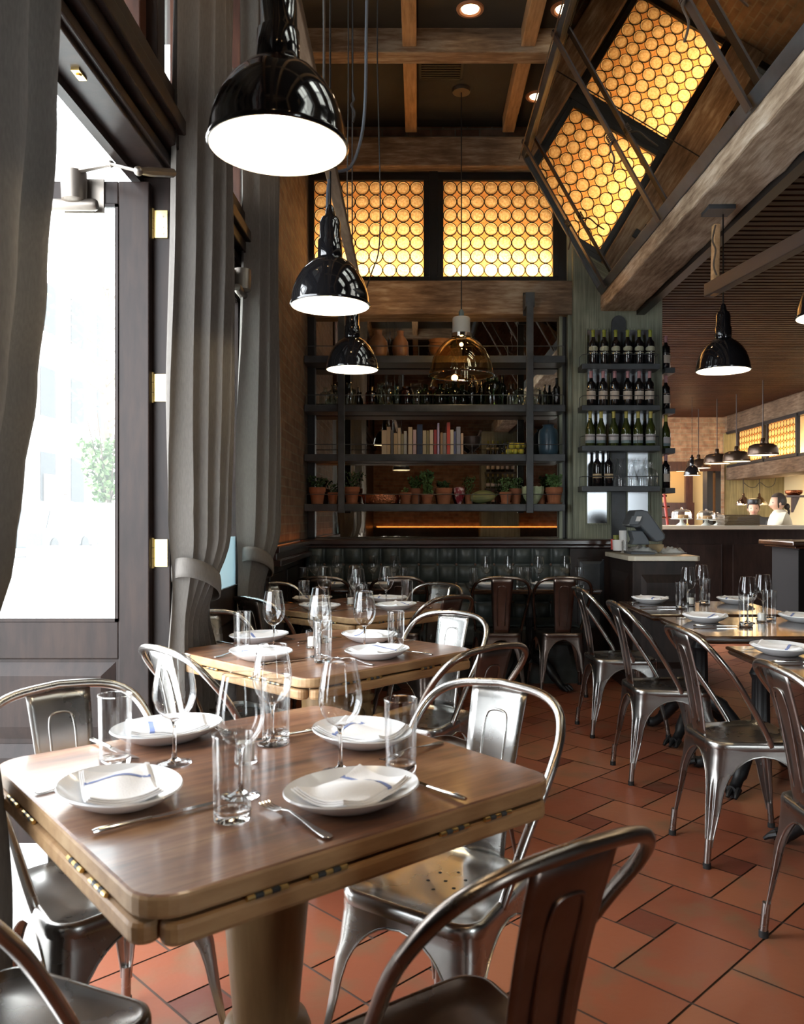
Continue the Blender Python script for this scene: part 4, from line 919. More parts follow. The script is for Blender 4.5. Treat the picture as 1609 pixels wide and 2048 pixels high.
labm = {'oval': mat('cream_oval_label', (.42, .42, .30), .6), 'cream': mat('cream_label', (.58, .50, .42), .6), 'pale': mat('pale_label', (.60, .58, .58), .6), 'teal': mat('teal_label_band', (.20, .27, .28), .6), 'band': mat('tan_label', (.55, .42, .26), .6)}
def wine(kind, glass, foilk, label_kind):
    h = .295; r = thing('wine_bottle', 'x', 'wine bottle')
    prof = bottle_profile(kind, h); bm = new(); lathe(bm, prof, 24); obj('glass', bm, glass, r, angle=50)
    R = prof[1][0]
    bm = new(); lathe(bm, [(.0145*1.02, h*.80), (.0142, h*.95), (.0165, h*.955), (.0165, h*.985), (.014, h*1.002)], 16); obj('foil', bm, foil[foilk], r)
    def lab(z0, z1, m_, a0=-PI, a1=0, oval=False):
        bm = new(); n = 16; top = []; bot = []
        for i in range(n+1):
            a = a0+(a1-a0)*i/n; u = (i/n-.5)*2
            zc, hh = (z0+z1)/2, (z1-z0)/2; s = math.sqrt(max(0, 1-u*u)) if oval else 1
            bot.append(bm.verts.new(((R+.0006)*math.cos(a), (R+.0006)*math.sin(a), zc-hh*s))); top.append(bm.verts.new(((R+.0006)*math.cos(a), (R+.0006)*math.sin(a), zc+hh*s)))
        for i in range(n): bm.faces.new((bot[i], bot[i+1], top[i+1], top[i]))
        return obj('label', bm, m_, r, recalc=False, angle=180)
    if label_kind == 'oval': lab(.115, .155, labm['oval'], oval=True); lab(.098, .105, labm['oval'])
    if label_kind == 'cream': lab(.055, .125, labm['cream']); lab(.137, .139, labm['cream'])
    if label_kind == 'wave': lab(.045, .10, labm['pale']); lab(.025, .050, labm['teal'])
    if label_kind == 'band': lab(.088, .104, labm['band']); lab(.068, .082, labm['band'])
    return r
posn = ['leftmost', 'second from left', 'third from left', 'third from right', 'second from right', 'rightmost']
specs = [(0, 'bordeaux', wine_blk, 'lime', 'oval', (1187, 1209, 1232, 1256, 1279, 1301), 'wine bottle with lime cap and oval label, %s on the rack\'s top shelf', 'lime capped wine bottles on the top rack shelf'),
         (1, 'bordeaux', wine_blk, 'pink', 'cream', (1183, 1207, 1230, 1256, 1279, 1300), 'dark wine bottle with cream label, %s on the rack\'s second shelf', 'cream label wine bottles on the second rack shelf'),
         (2, 'burgundy', wine_grn, 'gold', 'wave', (1181, 1203, 1228, 1253, 1277, 1302), 'green wine bottle with gold cap, %s on the rack\'s third shelf', 'gold capped wine bottles on the third rack shelf')]
protos = []
for row, kd, gl, fo, lk, pxs, lab, grp in specs:
    p = Proto(wine(kd, gl, fo, lk)); protos.append(p)
    for i, px in enumerate(pxs): p.put(((px-CX)/F*6.88, 6.88, rz[row]), 0, lab % posn[i], grp)
p4 = Proto(wine('bordeaux', wine_blk, 'black', 'band'))
for px, lab in ((1195, 'left'), (1218, 'right')): p4.put(((px-CX)/F*6.88, 6.88, rz[3]), 0, '%s one of two black wine bottles with tan bands on the lowest rack shelf' % lab, 'banded wine bottles on the lowest rack shelf')
for j in range(4):
    protos[(1, 1, 2, 1)[j]].put((2.125, 7.05, rz[j]-.01), .8, 'wine bottle on the side shelf at the pillar corner, %s' % ('at the top', 'second down', 'third down', 'lowest')[j], 'wine bottles round the pillar corner')
for i, (px, kd, h, yy) in enumerate(((1241, 'carafe', .235, 6.88), (1264, 'carafe', .24, 6.87), (1284, 'carafe', .24, 6.87), (1300, 'round', .2, 6.87), (1273, 'carafe', .23, 6.94), (1293, 'carafe', .23, 6.94))):
    bottle(kd, h*(1 if kd == 'carafe' else 1), ((px-CX)/F*yy, yy, rz[3]), M['glass'], ('clear glass carafe beside the banded wine bottles', 'clear carafe at the left front of the glass cluster on the lowest rack shelf', 'clear carafe at the right front of the glass cluster on the lowest rack shelf', 'short clear bottle at the right end of the lowest rack shelf', 'clear carafe behind, left in the glass cluster on the lowest rack shelf', 'clear carafe behind, right in the glass cluster on the lowest rack shelf')[i], 'clear carafes on the lowest rack shelf', 'carafe', 'glass_carafe')
# rack on the rear pillar seen in the mirror
r2 = thing('wine_rack', 'wine rack on the rear pillar, seen only reflected in the mirror', 'wine rack')
for z in rz:
    bm = new(); box(bm, 1.36, 2.0, -2.6, -2.42, z-.045, z); obj('shelf_board', bm, M['iron'], r2, smooth=False)
for j, z in enumerate(rz):
    for i in range(6):
        b_ = dup(protos[(0, 1, 2, 1)[j]].root, (1.43+i*.1, -2.5, z), PI, 'wine bottle %s of the reflected rack, %s' % (('on the top shelf', 'on the second shelf', 'on the third shelf', 'on the lowest shelf')[j], posn[i]), 'wine bottles of the reflected rear rack')

# ================================================================= BANQUETTE
bq = thing('banquette', 'long dark green tufted leather banquette along the back wall', 'banquette')
bm = new(); pit = .155; nx_, nz_ = 14, 4; x0b = -.93; res = 12
rows = []
for j in range(nz_*res+1):
    row = []
    for i in range(nx_*res+1):
        u = i/res; v = j/res; hh = (abs(math.sin(PI*u))*abs(math.sin(PI*v)))**.35
        row.append(bm.verts.new((x0b+u*pit, 6.74-.05*hh, .42+v*pit)))
    rows.append(row)
for a, b2 in zip(rows, rows[1:]):
    for i in range(len(a)-1): bm.faces.new((a[i], a[i+1], b2[i+1], b2[i]))
obj('tufted_back', bm, M['leather'], bq, recalc=False, angle=180)
bb = new(); sphere(bb, (0, 0, 0), .011, 10, 6, (1, .5, 1)); bme = None
for j in range(1, nz_):
    for i in range(1, nx_):
        loc_ = (x0b+i*pit, 6.737, .42+j*pit)
        if bme is None: ob = obj('button', bb, mat('brown_button', (.10, .05, .03), .5), bq, loc=loc_); bme = ob
        else: ob = bme.copy(); COL.objects.link(ob); ob.location = loc_
bm = new(); box(bm, -.93, 1.24, 6.2, 6.75, .30, .455); obj('seat_cushion', bm, M['leather'], bq, smooth=False, bevel=.03)
bm = new(); box(bm, -.93, 1.24, 6.28, 6.75, 0, .30)
obj('base', bm, M['leather'], bq, smooth=False)
bm = new(); box(bm, -.93, 1.24, 6.75, 6.80, 0, 1.045); obj('back_board', bm, M['dark_wood'], bq, smooth=False)
bm = new(); box(bm, -.96, 1.6, 6.66, 7.19, 1.048, 1.09); box(bm, -.96, 1.6, 6.69, 6.8, 1.02, 1.048); struct('trim_16', bm, M['cap_wood'], smooth=False, bevel=.008)
bm = new(); box(bm, 1.24, 2.15, 6.72, 7.0, 0, 1.02); box(bm, 1.30, 1.50, 6.71, 6.72, .35, .94); struct('wall_back_wainscot', bm, M['dark_wood'], smooth=False, bevel=.008)
pm = new(); a = [(1.30, .35), (1.52, .35), (1.52, .93), (1.30, .93)]; b2 = [(1.34, .39), (1.48, .39), (1.48, .89), (1.34, .89)]
va = [pm.verts.new((x, 6.718, z)) for x, z in a]; vb = [pm.verts.new((x, 6.70, z)) for x, z in b2]
for i in range(4): pm.faces.new((va[i], va[(i+1) % 4], vb[(i+1) % 4], vb[i]))
pm.faces.new(vb); struct('trim_17', pm, M['iron'], smooth=False, recalc=False)

# ================================================================= CHAIRS
def seat_ring(inset, z, n=10, grow=0):
    cor = [(.178, .178), (-.178, .178), (-.150, -.178), (.150, -.178)]; R = .055; pts = []
    for i, (cx, cy) in enumerate(cor):
        sx_, sy_ = (1 if cx > 0 else -1), (1 if cy > 0 else -1); r = max(R-inset, .01)
        ccx, ccy = cx-sx_*R, cy-sy_*R; a0 = [0, PI/2, PI, 3*PI/2][i]
        for k in range(n): a = a0+PI/2*k/(n-1); pts.append((ccx+r*math.cos(a), ccy+r*math.sin(a), z))
    return pts
def make_chair(m_, tube_m):
    r = thing('metal_chair', 'x', 'chair')
    bm = new(); rs = []
    for ins, z in ((-.002, .418), (-.004, .425), (-.004, .437), (-.001, .446), (.006, .450), (.013, .449), (.020, .443), (.06, .440)):
        rs.append([bm.verts.new(p) for p in (seat_ring(ins, z) if ins < .05 else [(x*.6, y*.6, z) for x, y, _ in seat_ring(0, z)])])
    for a, b2 in zip(rs, rs[1:]):
        n = len(a)
        for i in range(n): bm.faces.new((a[i], a[(i+1) % n], b2[(i+1) % n], b2[i]))
    bm.faces.new(rs[-1]); seat = obj('seat', bm, m_, r, angle=50)
    bm = new()
    for (x, y) in ((0, 0), (.035, .02), (-.035, .02), (.035, -.03), (-.035, -.03), (0, .05), (0, -.055)): lathe(bm, [(.0045, .4405), (.001, .4408)], 10, c=(x, y, 0))
    obj('drain_holes', bm, M['rubber'], seat)
    for sx_, sy_ in ((1, 1), (-1, 1), (-1, -1), (1, -1)):
        c0 = Vector((sx_*(.178 if sy_ > 0 else .150), sy_*.178, 0)); c1 = Vector((sx_*(.205 if sy_ > 0 else .165), sy_*(.232 if sy_ > 0 else .218), 0))
        mA = Vector((0, sy_*.178, 0)); mB = Vector((sx_*.164, 0, 0)); dA = mA-c0; hA = dA.length; dA.normalize(); dB = mB-c0; hB = dB.length; dB.normalize()
        bm = new(); rows = []; inner = (dA+dB).normalized(); NS = 12
        for z in (.425, .415, .400, .394, .385, .372, .355, .33, .30, .26, .22, .18, .14, .115, .09, .075):
            t = min(1, max(0, (.40-z)/.40)); c = c0.lerp(c1, t)
            def wd(hf):
                if z >= .40: return hf
                if z > .24: return hf-(hf-.040)*math.sqrt(max(0, 1-((z-.24)/(.40-.24))**2))
                return .040+(.017-.040)*min(1, (.24-z)/.15)
            wA, wB = wd(hA), wd(hB); rc = min(.05 if z > .3 else .03, min(wA, wB)*.9); row = []
            for k in range(NS*2+1):
                s = (k-NS)/NS; ws = wA if s < 0 else wB
                # rounded corner: distance along the side, quadratic blend
                d = abs(s)*ws; 
                if d >= rc: p = c+(dA if s < 0 else dB)*d
                else:
                    tt = .5+.5*(d/rc)*(1 if s > 0 else -1); p = c + dA*rc*(1-tt)**2 + dB*rc*tt**2
                if .11 < z < .33 and abs(s) < .34: p = p+inner*.006*(1-abs(s)/.34)
                row.append(bm.verts.new((p.x, p.y, z)))
            rows.append(row)
        for a, b2 in zip(rows, rows[1:]):
            for i in range(len(a)-1): bm.faces.new((a[i], a[i+1], b2[i+1], b2[i]))
        # foot tube
        cf = c0.lerp(c1, .8)+inner*.010; cb = c1+inner*.010
        tube(bm, [(cf.x, cf.y, .105), (cb.x, cb.y, .016)], .0125, 12)
        # rolled edge
        for e in (0, -1): tube(bm, [rw[e].co.copy() for rw in rows[2:]], .003, 6)
        lg = obj('leg', bm, m_, r, angle=60)
        bm = new(); lathe(bm, [(.0145, 0), (.0145, .02)], 12, c=(cb.x, cb.y, 0)); obj('rubber_foot', bm, M['rubber'], lg)
    half = [(.163, .03, .435), (.170, .015, .47), (.185, -.045, .57), (.203, -.125, .69), (.200, -.185, .765), (.172, -.225, .815), (.11, -.248, .842), (0, -.258, .852)]
    pts = smooth_path(half, 5); full = pts+[Vector((-p.x, p.y, p.z)) for p in reversed(pts[:-1])]
    bm = new(); tube(bm, full, .0115, 12); obj('back_frame', bm, tube_m, r, angle=180)
    bm = new(); rows = []
    for j in range(13):
        t = j/12; z = .442+(.845-.442)*t; y = -.168-.085*t+.012*math.sin(PI*t); hw = .058+.022*t; row = []
        for i in range(9): u = i/8*2-1; row.append(bm.verts.new((hw*u, y-.006*(1-u*u), z)))
        rows.append(row)
    for a, b2 in zip(rows, rows[1:]):
        for i in range(8): bm.faces.new((a[i], a[i+1], b2[i+1], b2[i]))
    bk_ = obj('backrest', bm, m_, r, recalc=False, angle=180, solid=.0022)
    bm = new()
    for side in (1, -1):
        def sp(x, z): t = (z-.442)/(.403); return (x, -.168-.085*t+.012*math.sin(PI*t)-.006+.0012*side, z)
        tube(bm, smooth_path([sp(.026, .50), sp(.031, .70), sp(.030, .765), sp(.018, .785), sp(-.018, .785), sp(-.030, .765), sp(-.031, .70), sp(-.026, .50)], 4), .0035, 6)
    obj('pressed_rib', bm, m_, bk_, angle=180)
    return r
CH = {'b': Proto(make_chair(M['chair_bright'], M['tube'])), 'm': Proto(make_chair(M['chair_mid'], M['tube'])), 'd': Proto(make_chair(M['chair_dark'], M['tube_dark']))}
def chair(ax, ay, face, kind, label, group):
    a = math.radians(face); sxx, syy = ax+.25*math.cos(a), ay+.25*math.sin(a)
    CH[kind].put((sxx, syy, 0), a-PI/2, label, group)
G1 = 'steel chairs round the wooden tables'; G2 = 'steel chairs along the dark tables'; G3 = 'steel chairs facing the banquette'
T1 = (-.318, 1.71); T2 = (-.372, 3.25); T3 = (-.35, 4.84)
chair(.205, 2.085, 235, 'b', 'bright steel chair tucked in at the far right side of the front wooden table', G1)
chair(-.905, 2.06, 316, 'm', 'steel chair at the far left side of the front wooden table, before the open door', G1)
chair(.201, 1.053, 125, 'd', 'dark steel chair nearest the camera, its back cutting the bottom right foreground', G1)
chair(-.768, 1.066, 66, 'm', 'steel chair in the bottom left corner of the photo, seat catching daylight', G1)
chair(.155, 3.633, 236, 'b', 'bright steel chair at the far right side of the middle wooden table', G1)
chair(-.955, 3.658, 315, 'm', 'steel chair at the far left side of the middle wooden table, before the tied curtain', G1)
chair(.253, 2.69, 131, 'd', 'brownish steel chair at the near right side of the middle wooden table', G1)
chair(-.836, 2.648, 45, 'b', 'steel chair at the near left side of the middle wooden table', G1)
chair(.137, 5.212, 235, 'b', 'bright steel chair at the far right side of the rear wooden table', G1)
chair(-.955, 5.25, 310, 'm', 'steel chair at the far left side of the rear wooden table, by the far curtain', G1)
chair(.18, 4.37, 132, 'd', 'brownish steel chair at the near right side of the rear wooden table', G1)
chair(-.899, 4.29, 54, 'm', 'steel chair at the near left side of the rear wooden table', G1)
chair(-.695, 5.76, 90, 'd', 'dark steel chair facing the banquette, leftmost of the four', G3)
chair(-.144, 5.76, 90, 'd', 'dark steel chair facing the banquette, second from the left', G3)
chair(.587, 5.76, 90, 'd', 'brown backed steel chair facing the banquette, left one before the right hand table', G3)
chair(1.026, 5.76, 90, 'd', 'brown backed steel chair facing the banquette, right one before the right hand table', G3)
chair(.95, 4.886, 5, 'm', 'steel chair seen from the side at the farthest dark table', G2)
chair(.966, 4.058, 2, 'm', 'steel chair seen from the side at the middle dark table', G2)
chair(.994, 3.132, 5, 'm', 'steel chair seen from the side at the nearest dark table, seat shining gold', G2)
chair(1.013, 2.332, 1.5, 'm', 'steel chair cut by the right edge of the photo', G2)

# ================================================================= WOODEN TABLES
def rounded_sq(h, r, n=8):
    pts = []
    for i, (sx_, sy_) in enumerate(((1, 1), (-1, 1), (-1, -1), (1, -1))):
        for k in range(n): a = PI/2*i+PI/2*k/(n-1); pts.append((sx_*(h-r)+r*math.cos(a), sy_*(h-r)+r*math.sin(a)))
    return pts
def wooden_table():
    r = thing('wooden_table', 'x', 'table'); h = .428
    bm = new(); prism(bm, rounded_sq(h, .065), .716, .750); tp_ = obj('tabletop', bm, M['table_top'], r, smooth=False, bevel=.006); tp_.data.materials.append(M['table_edge'])
    for f_ in tp_.data.polygons: f_.material_index = 0 if abs(f_.normal.z) > .5 else 1
    for q in range(4):
        Rm = Matrix.Rotation(q*PI/2, 4, 'Z')
        c_ = .412; sag = .14; Rr = (c_*c_+sag*sag)/(2*sag); a0 = math.asin(c_/Rr)
        arc = [(Rr*math.sin(a0-2*a0*k/20), -(Rr*math.cos(a0-2*a0*k/20)-Rr+sag)) for k in range(21)]
        poly = [(-.372, .002), (.372, .002)]+[(.372+.024*math.sin(k*PI/8), -.022+.024*math.cos(k*PI/8)) for k in range(1, 8)]+[(x, y-.03) for x, y in arc if abs(x) < .36]+[(-.372-.024*math.sin(k*PI/8), -.022+.024*math.cos(k*PI/8)) for k in range(7, 0, -1)]
        bm = new(); prism(bm, [(x, y-h+.0) for x, y in [(-p[0], -p[1]) for p in poly]], .676, .7105, Rm)
        lf = obj('folding_leaf', bm, M['table_leaf'], r, smooth=False, bevel=.008)
        for s in (-.24, -.13, .14, .25):
            bm = new(); Y_ = -h-.001
            for k in range(0, 5, 2): tube(bm, [(s-.035+k*.014, Y_, .7135), (s-.035+(k+1)*.014-.001, Y_, .7135)], .0042, 8)
            bmesh.ops.transform(bm, matrix=Rm, verts=bm.verts); hg = obj('hinge', bm, M['brass'], r)
            bm = new()
            for k in range(1, 5, 2): tube(bm, [(s-.035+k*.014, Y_, .7135), (s-.035+(k+1)*.014-.001, Y_, .7135)], .0044, 8)
            bmesh.ops.transform(bm, matrix=Rm, verts=bm.verts); obj('hinge_knuckle', bm, M['iron'], hg)
    bm = new(); lathe(bm, [(.09, .676), (.094, .66), (.095, .60), (.090, .50), (.080, .38), (.070, .27), (.068, .24), (.085, .23), (.09, .215), (.085, .20), (.065, .19), (.08, .13), (.10, .10)], 36); obj('pedestal', bm, M['pedestal'], r, angle=50)
    for q in range(4):
        bm = new(); a = q*PI/2+PI/4; d = Vector((math.cos(a), math.sin(a), 0))
        tube(bm, smooth_path([d*.05+Vector((0, 0, .14)), d*.16+Vector((0, 0, .11)), d*.25+Vector((0, 0, .05)), d*.31+Vector((0, 0, .028))], 5), [.035]*8+[.030]*5+[.027]*3, 10); obj('foot', bm, M['pedestal'], r)
    bm = new(); box(bm, -.30, .30, -.04, .04, .64, .676); box(bm, -.04, .04, -.30, .30, .64, .676); obj('bearer', bm, M['pedestal'], r, smooth=False)
    return r
WT = Proto(wooden_table())
A1d, A2d, A3d = math.radians(40), math.radians(46), math.radians(47)
GT = 'square wooden tables with folding leaves'
WT.put((*T1, 0), A1d, 'front square wooden table with folded leaves and brass hinges, nearest the camera', GT)
WT.put((*T2, 0), A2d, 'middle square wooden table, second from the camera', GT)
WT.put((*T3, 0), A3d, 'rear square wooden table, third from the camera, before the banquette', GT)

# ================================================================= TABLEWARE
def make_wine():
    r = thing('wine_glass', 'x', 'wine glass')
    bowl = [(.004, .092), (.012, .094), (.026, .103), (.038, .119), (.0445, .138), (.0455, .150), (.0435, .170), (.0385, .200), (.0330, .228)]
    bm = new(); lathe(bm, bowl, 40, cap0=True, cap1=False); obj('bowl', bm, M['glass'], r, angle=180)
    bm = new(); tube(bm, [(.0330*math.cos(2*PI*k/40), .0330*math.sin(2*PI*k/40), .228) for k in range(40)], .0009, 6, closed=True); obj('rim', bm, M['glass_solid'], r)
    bm = new(); lathe(bm, [(.0365, 0), (.037, .0012), (.030, .0028), (.014, .006), (.006, .012), (.0038, .03), (.0036, .075), (.006, .088), (.010, .094), (.002, .096)], 32); obj('stem', bm, M['glass_solid'], r, angle=180)
    return r
def make_tumbler():
    r = thing('water_glass', 'x', 'water glass')
    bm = new(); lathe(bm, [(.0315, .012), (.0325, .05), (.0335, .10), (.0345, .148)], 36, cap0=False, cap1=False); lathe(bm, [(.0290, .018), (.0300, .05), (.0312, .10), (.0327, .147)], 36, cap0=False, cap1=False); obj('wall', bm, M['glass'], r, angle=180)
    bm = new(); tube(bm, [(.0345*math.cos(2*PI*k/36), .0345*math.sin(2*PI*k/36), .148) for k in range(36)], .0012, 6, closed=True); obj('rim', bm, M['glass_solid'], r)
    bm = new(); lathe(bm, [(.029, 0), (.0318, .002), (.0322, .016), (.029, .0175), (.001, .0155)], 36); obj('base', bm, M['glass_solid'], r, angle=60)
    return r
def make_plate():
    r = thing('plate', 'x', 'plate')
    bm = new(); lathe(bm, [(.56, 0), (.60, .003), (.78, .012), (.97, .028), (1.0, .031), (.985, .034), (.80, .020), (.62, .010), (.02, .009)], 56, sx=.132, sy=.108); obj('dish', bm, M['porcelain'], r, angle=60)
    return r
def sheet(bm, W, D, fz, nu=14, nv=12, th=.0):
    g_ = [[bm.verts.new((W*(i/nu-.5), D*(j/nv-.5), fz(i/nu, j/nv))) for i in range(nu+1)] for j in range(nv+1)]
    for a, b2 in zip(g_, g_[1:]):
        for i in range(nu): bm.faces.new((a[i], a[i+1], b2[i+1], b2[i]))
    return g_
def make_napkin(seed):
    """folded linen napkin, several layers, blue stripe near one end"""
    rn = random.Random(seed); r = thing('napkin', 'x', 'napkin'); W, D = .185, .130
    ph = [rn.random()*6 for _ in range(4)]
    def f(u, v, l):
        x, y = W*(1-.04*l)*(u-.5), D*(1-.05*l)*(v-.5); q = math.hypot(x/.132, y/.108); pl_ = .011+max(0, q-.60)*.062
        return max(pl_+.0035+.0042*l, f0(u, v, l))
    def f0(u, v, l): return .013+.0042*l+.010*math.sin(PI*v)*math.sin(PI*u)+.005*math.sin(1.9*u*PI+ph[0]+v*2.2)+.0035*math.sin(6*v+ph[1]+3.5*u)-.005*max(0, 2*u-1)**2
    bm = new()
    for l in range(3):
        top = sheet(bm, W*(1-.04*l), D*(1-.05*l), lambda u, v: f(u, v, l)+.004)
        bot = sheet(bm, W*(1-.04*l), D*(1-.05*l), lambda u, v: f(u, v, l)+.0005)
        n, m_ = len(top), len(top[0])
        def edge(A, B, close=1):
            for k in range(len(A)-1):
                bm.faces.new((A[k], A[k+1], B[k+1], B[k]))
        edge(top[0], bot[0]); edge(top[-1], bot[-1]); edge([q[0] for q in top], [q[0] for q in bot]); edge([q[-1] for q in top], [q[-1] for q in bot])
    # second folded flap lying across
    obj('linen', bm, M['napkin'], r, angle=70, bevel=.0018)
    bm = new(); l = 2
    for j in range(24):
        v0, v1 = j/24, (j+1)/24; u0, u1 = .68, .745
        P_ = lambda u, v: (W*(1-.04*l)*(u-.5), D*(1-.05*l)*(v-.5), f(u, v, l)+.0047)
        quad(bm, P_(u0, v0), P_(u1, v0), P_(u1, v1), P_(u0, v1))
    # stripe runs over the front edge
    for v, sgn in ((0, -1), (1, 1)):
        y = D*(1-.05*l)*(v-.5)+sgn*.0006; q = lambda u, dz: (W*(1-.04*l)*(u-.5), y, f(u, v, l)+.0046-dz)
        quad(bm, q(.68, 0), q(.745, 0), q(.745, .006), q(.68, .006))
    obj('blue_stripe', bm, M['stripe'], r, recalc=False)
    return r
def make_knife():
    r = thing('table_knife', 'x', 'knife')
    bm = new(); tube(bm, [(0, 0, .006), (.01, 0, .007), (.05, 0, .007), (.095, 0, .0065), (.10, 0, .006)], [.005, .0068, .0055, .0042, .004], 10)
    for v in bm.verts: v.co.z = .006+(v.co.z-.006)*.7
    obj('handle', bm, M['steel'], r)
    bm = new(); poly = [(.098, -.003), (.108, -.008), (.205, -.009), (.225, .003), (.222, .006), (.098, .004)]; prism(bm, poly, .0045, .0065); obj('blade', bm, M['steel'], r, smooth=False)
    return r
def make_fork():
    r = thing('table_fork', 'x', 'fork')
    def strip(bm, sec):
        prev = None
        for x, w_, z in sec:
            cur = [bm.verts.new(p) for p in ((x, -w_, z), (x, w_, z), (x, w_, z+.0022), (x, -w_, z+.0022))]
            if prev:
                for i in range(4): bm.faces.new((prev[i], prev[(i+1) % 4], cur[(i+1) % 4], cur[i]))
            else: bm.faces.new(cur)
            prev = cur
        bm.faces.new(prev)
    bm = new(); strip(bm, [(0, .005, .002), (.01, .009, .002), (.04, .007, .003), (.08, .0035, .008), (.12, .0025, .013), (.14, .004, .011), (.148, .010, .008), (.158, .0115, .006)]); obj('handle', bm, M['steel'], r, bevel=.0006)
    bm = new()
    for y in (-.0095, -.0032, .0032, .0095):
        prev = None
        for x, z in ((.157, .006), (.175, .004), (.195, .0045), (.205, .007)):
            cur = [bm.verts.new(p) for p in ((x, y-.0015, z), (x, y+.0015, z), (x, y+.0012, z+.002), (x, y-.0012, z+.002))]
            if prev:
                for i in range(4): bm.faces.new((prev[i], prev[(i+1) % 4], cur[(i+1) % 4], cur[i]))
            prev = cur
    obj('tines', bm, M['steel'], r)
    return r
def make_votive():
    r = thing('votive_candle', 'x', 'candle')
    bm = new(); lathe(bm, [(.024, .004), (.025, .07)], 28, cap0=False, cap1=False); obj('glass_holder', bm, M['glass'], r, angle=180)
    bm = new(); lathe(bm, [(.022, 0), (.024, .002), (.024, .008), (.001, .007)], 24); obj('glass_base', bm, M['glass_solid'], r)
    bm = new(); lathe(bm, [(.018, .009), (.0185, .042), (.015, .045), (.003, .043)], 20); c_ = obj('wax', bm, M['candle'], r)
    bm = new(); tube(bm, [(0, 0, .043), (.001, 0, .052)], .0008, 5); obj('wick', bm, M['black'], c_)
    return r
WG, TG, PL, KN, FK, VO = (Proto(f()) for f in (make_wine, make_tumbler, make_plate, make_knife, make_fork, make_votive))
NP = [Proto(make_napkin(s)) for s in (3, 5, 8)]
def loc2(p, T, a):   # table-local coordinates
    d = Vector((p.x-T[0], p.y-T[1])); return Vector((d.x*math.cos(-a)-d.y*math.sin(-a), d.x*math.sin(-a)+d.y*math.cos(-a)))
def glob(l, T, a): return (T[0]+l.x*math.cos(a)-l.y*math.sin(a), T[1]+l.x*math.sin(a)+l.y*math.cos(a))
TZ = .751
def L1(px, py): return loc2(pz(px, py, .75), T1, A1d)
lay_w = [(L1(349, 1527), 'beside the left water glass'), (L1(681, 1543), 'behind the near right plate'), (L1(545, 1488), 'left of centre, towards its far side'), (L1(481, 1592), 'behind the nearest water glass')]
lay_t = [(L1(230, 1530), 'left, behind the near left plate'), (L1(465, 1640), 'between the two near plates'), (L1(802, 1542), 'right, between the two right plates'), (L1(552, 1478), 'at the far centre beside a wine glass')]
lay_p = [(L1(240, 1603), 90, 'near left'), (L1(705, 1608), 0, 'near right'), (L1(335, 1478), 0, 'far left'), (L1(724, 1486), 90, 'far right')]
lay_k = [((185, 1672), (430, 1612), 'near left'), ((932, 1606), (800, 1560), 'near right'), ((182, 1484), (290, 1530), 'far left'), ((632, 1465), (500, 1488), 'far right')]
lay_f = [((72, 1590), (290, 1530), 'near left'), ((662, 1680), (512, 1606), 'near right'), ((462, 1470), (380, 1445), 'far left'), ((885, 1487), (790, 1520), 'far right')]
for ti, (T, a, tn) in enumerate(((T1, A1d, 'front'), (T2, A2d, 'middle'), (T3, A3d, 'rear'))):
    da = a-A1d; grp = lambda s: '%s on the %s wooden table' % (s, tn)
    for l, d in lay_w: x, y = glob(l, T, a); WG.put((x, y, TZ), .3, 'wine glass on the %s wooden table, %s' % (tn, d), grp('wine glasses'))
    for l, d in lay_t: x, y = glob(l, T, a); TG.put((x, y, TZ), 0, 'water glass on the %s wooden table, %s' % (tn, d), grp('water glasses'))
    for i, (l, ro, d) in enumerate(lay_p):
        x, y = glob(l, T, a); PL.put((x, y, TZ), a+math.radians(ro), 'white oval plate under a napkin, %s on the %s wooden table' % (d, tn), grp('plates'))
        NP[(i+ti) % 3].put((x, y, TZ+.001), a+math.radians(ro+(-14, 12, 160, 20)[i]), 'folded white napkin with blue stripe, on the %s plate of the %s wooden table' % (d, tn), grp('napkins'))
    for nm_, lay_, pr in (('knife', lay_k, KN), ('fork', lay_f, FK)):
        for (h0, h1, d) in lay_:
            p0, p1 = pz(*h0, .75), pz(*h1, .75); l = loc2(p0, T1, A1d); ang = math.atan2(p1.y-p0.y, p1.x-p0.x)+da; x, y = glob(l, T, a)
            pr.put((x, y, TZ), ang, 'steel %s at the %s setting of the %s wooden table' % (nm_, d, tn), grp(nm_+('s' if nm_ == 'fork' else '')))
    l = L1(492, 1526); x, y = glob(l, T, a); VO.put((x, y, TZ), 0, 'small glass votive with white candle at the centre of the %s wooden table' % tn, 'votive candles')

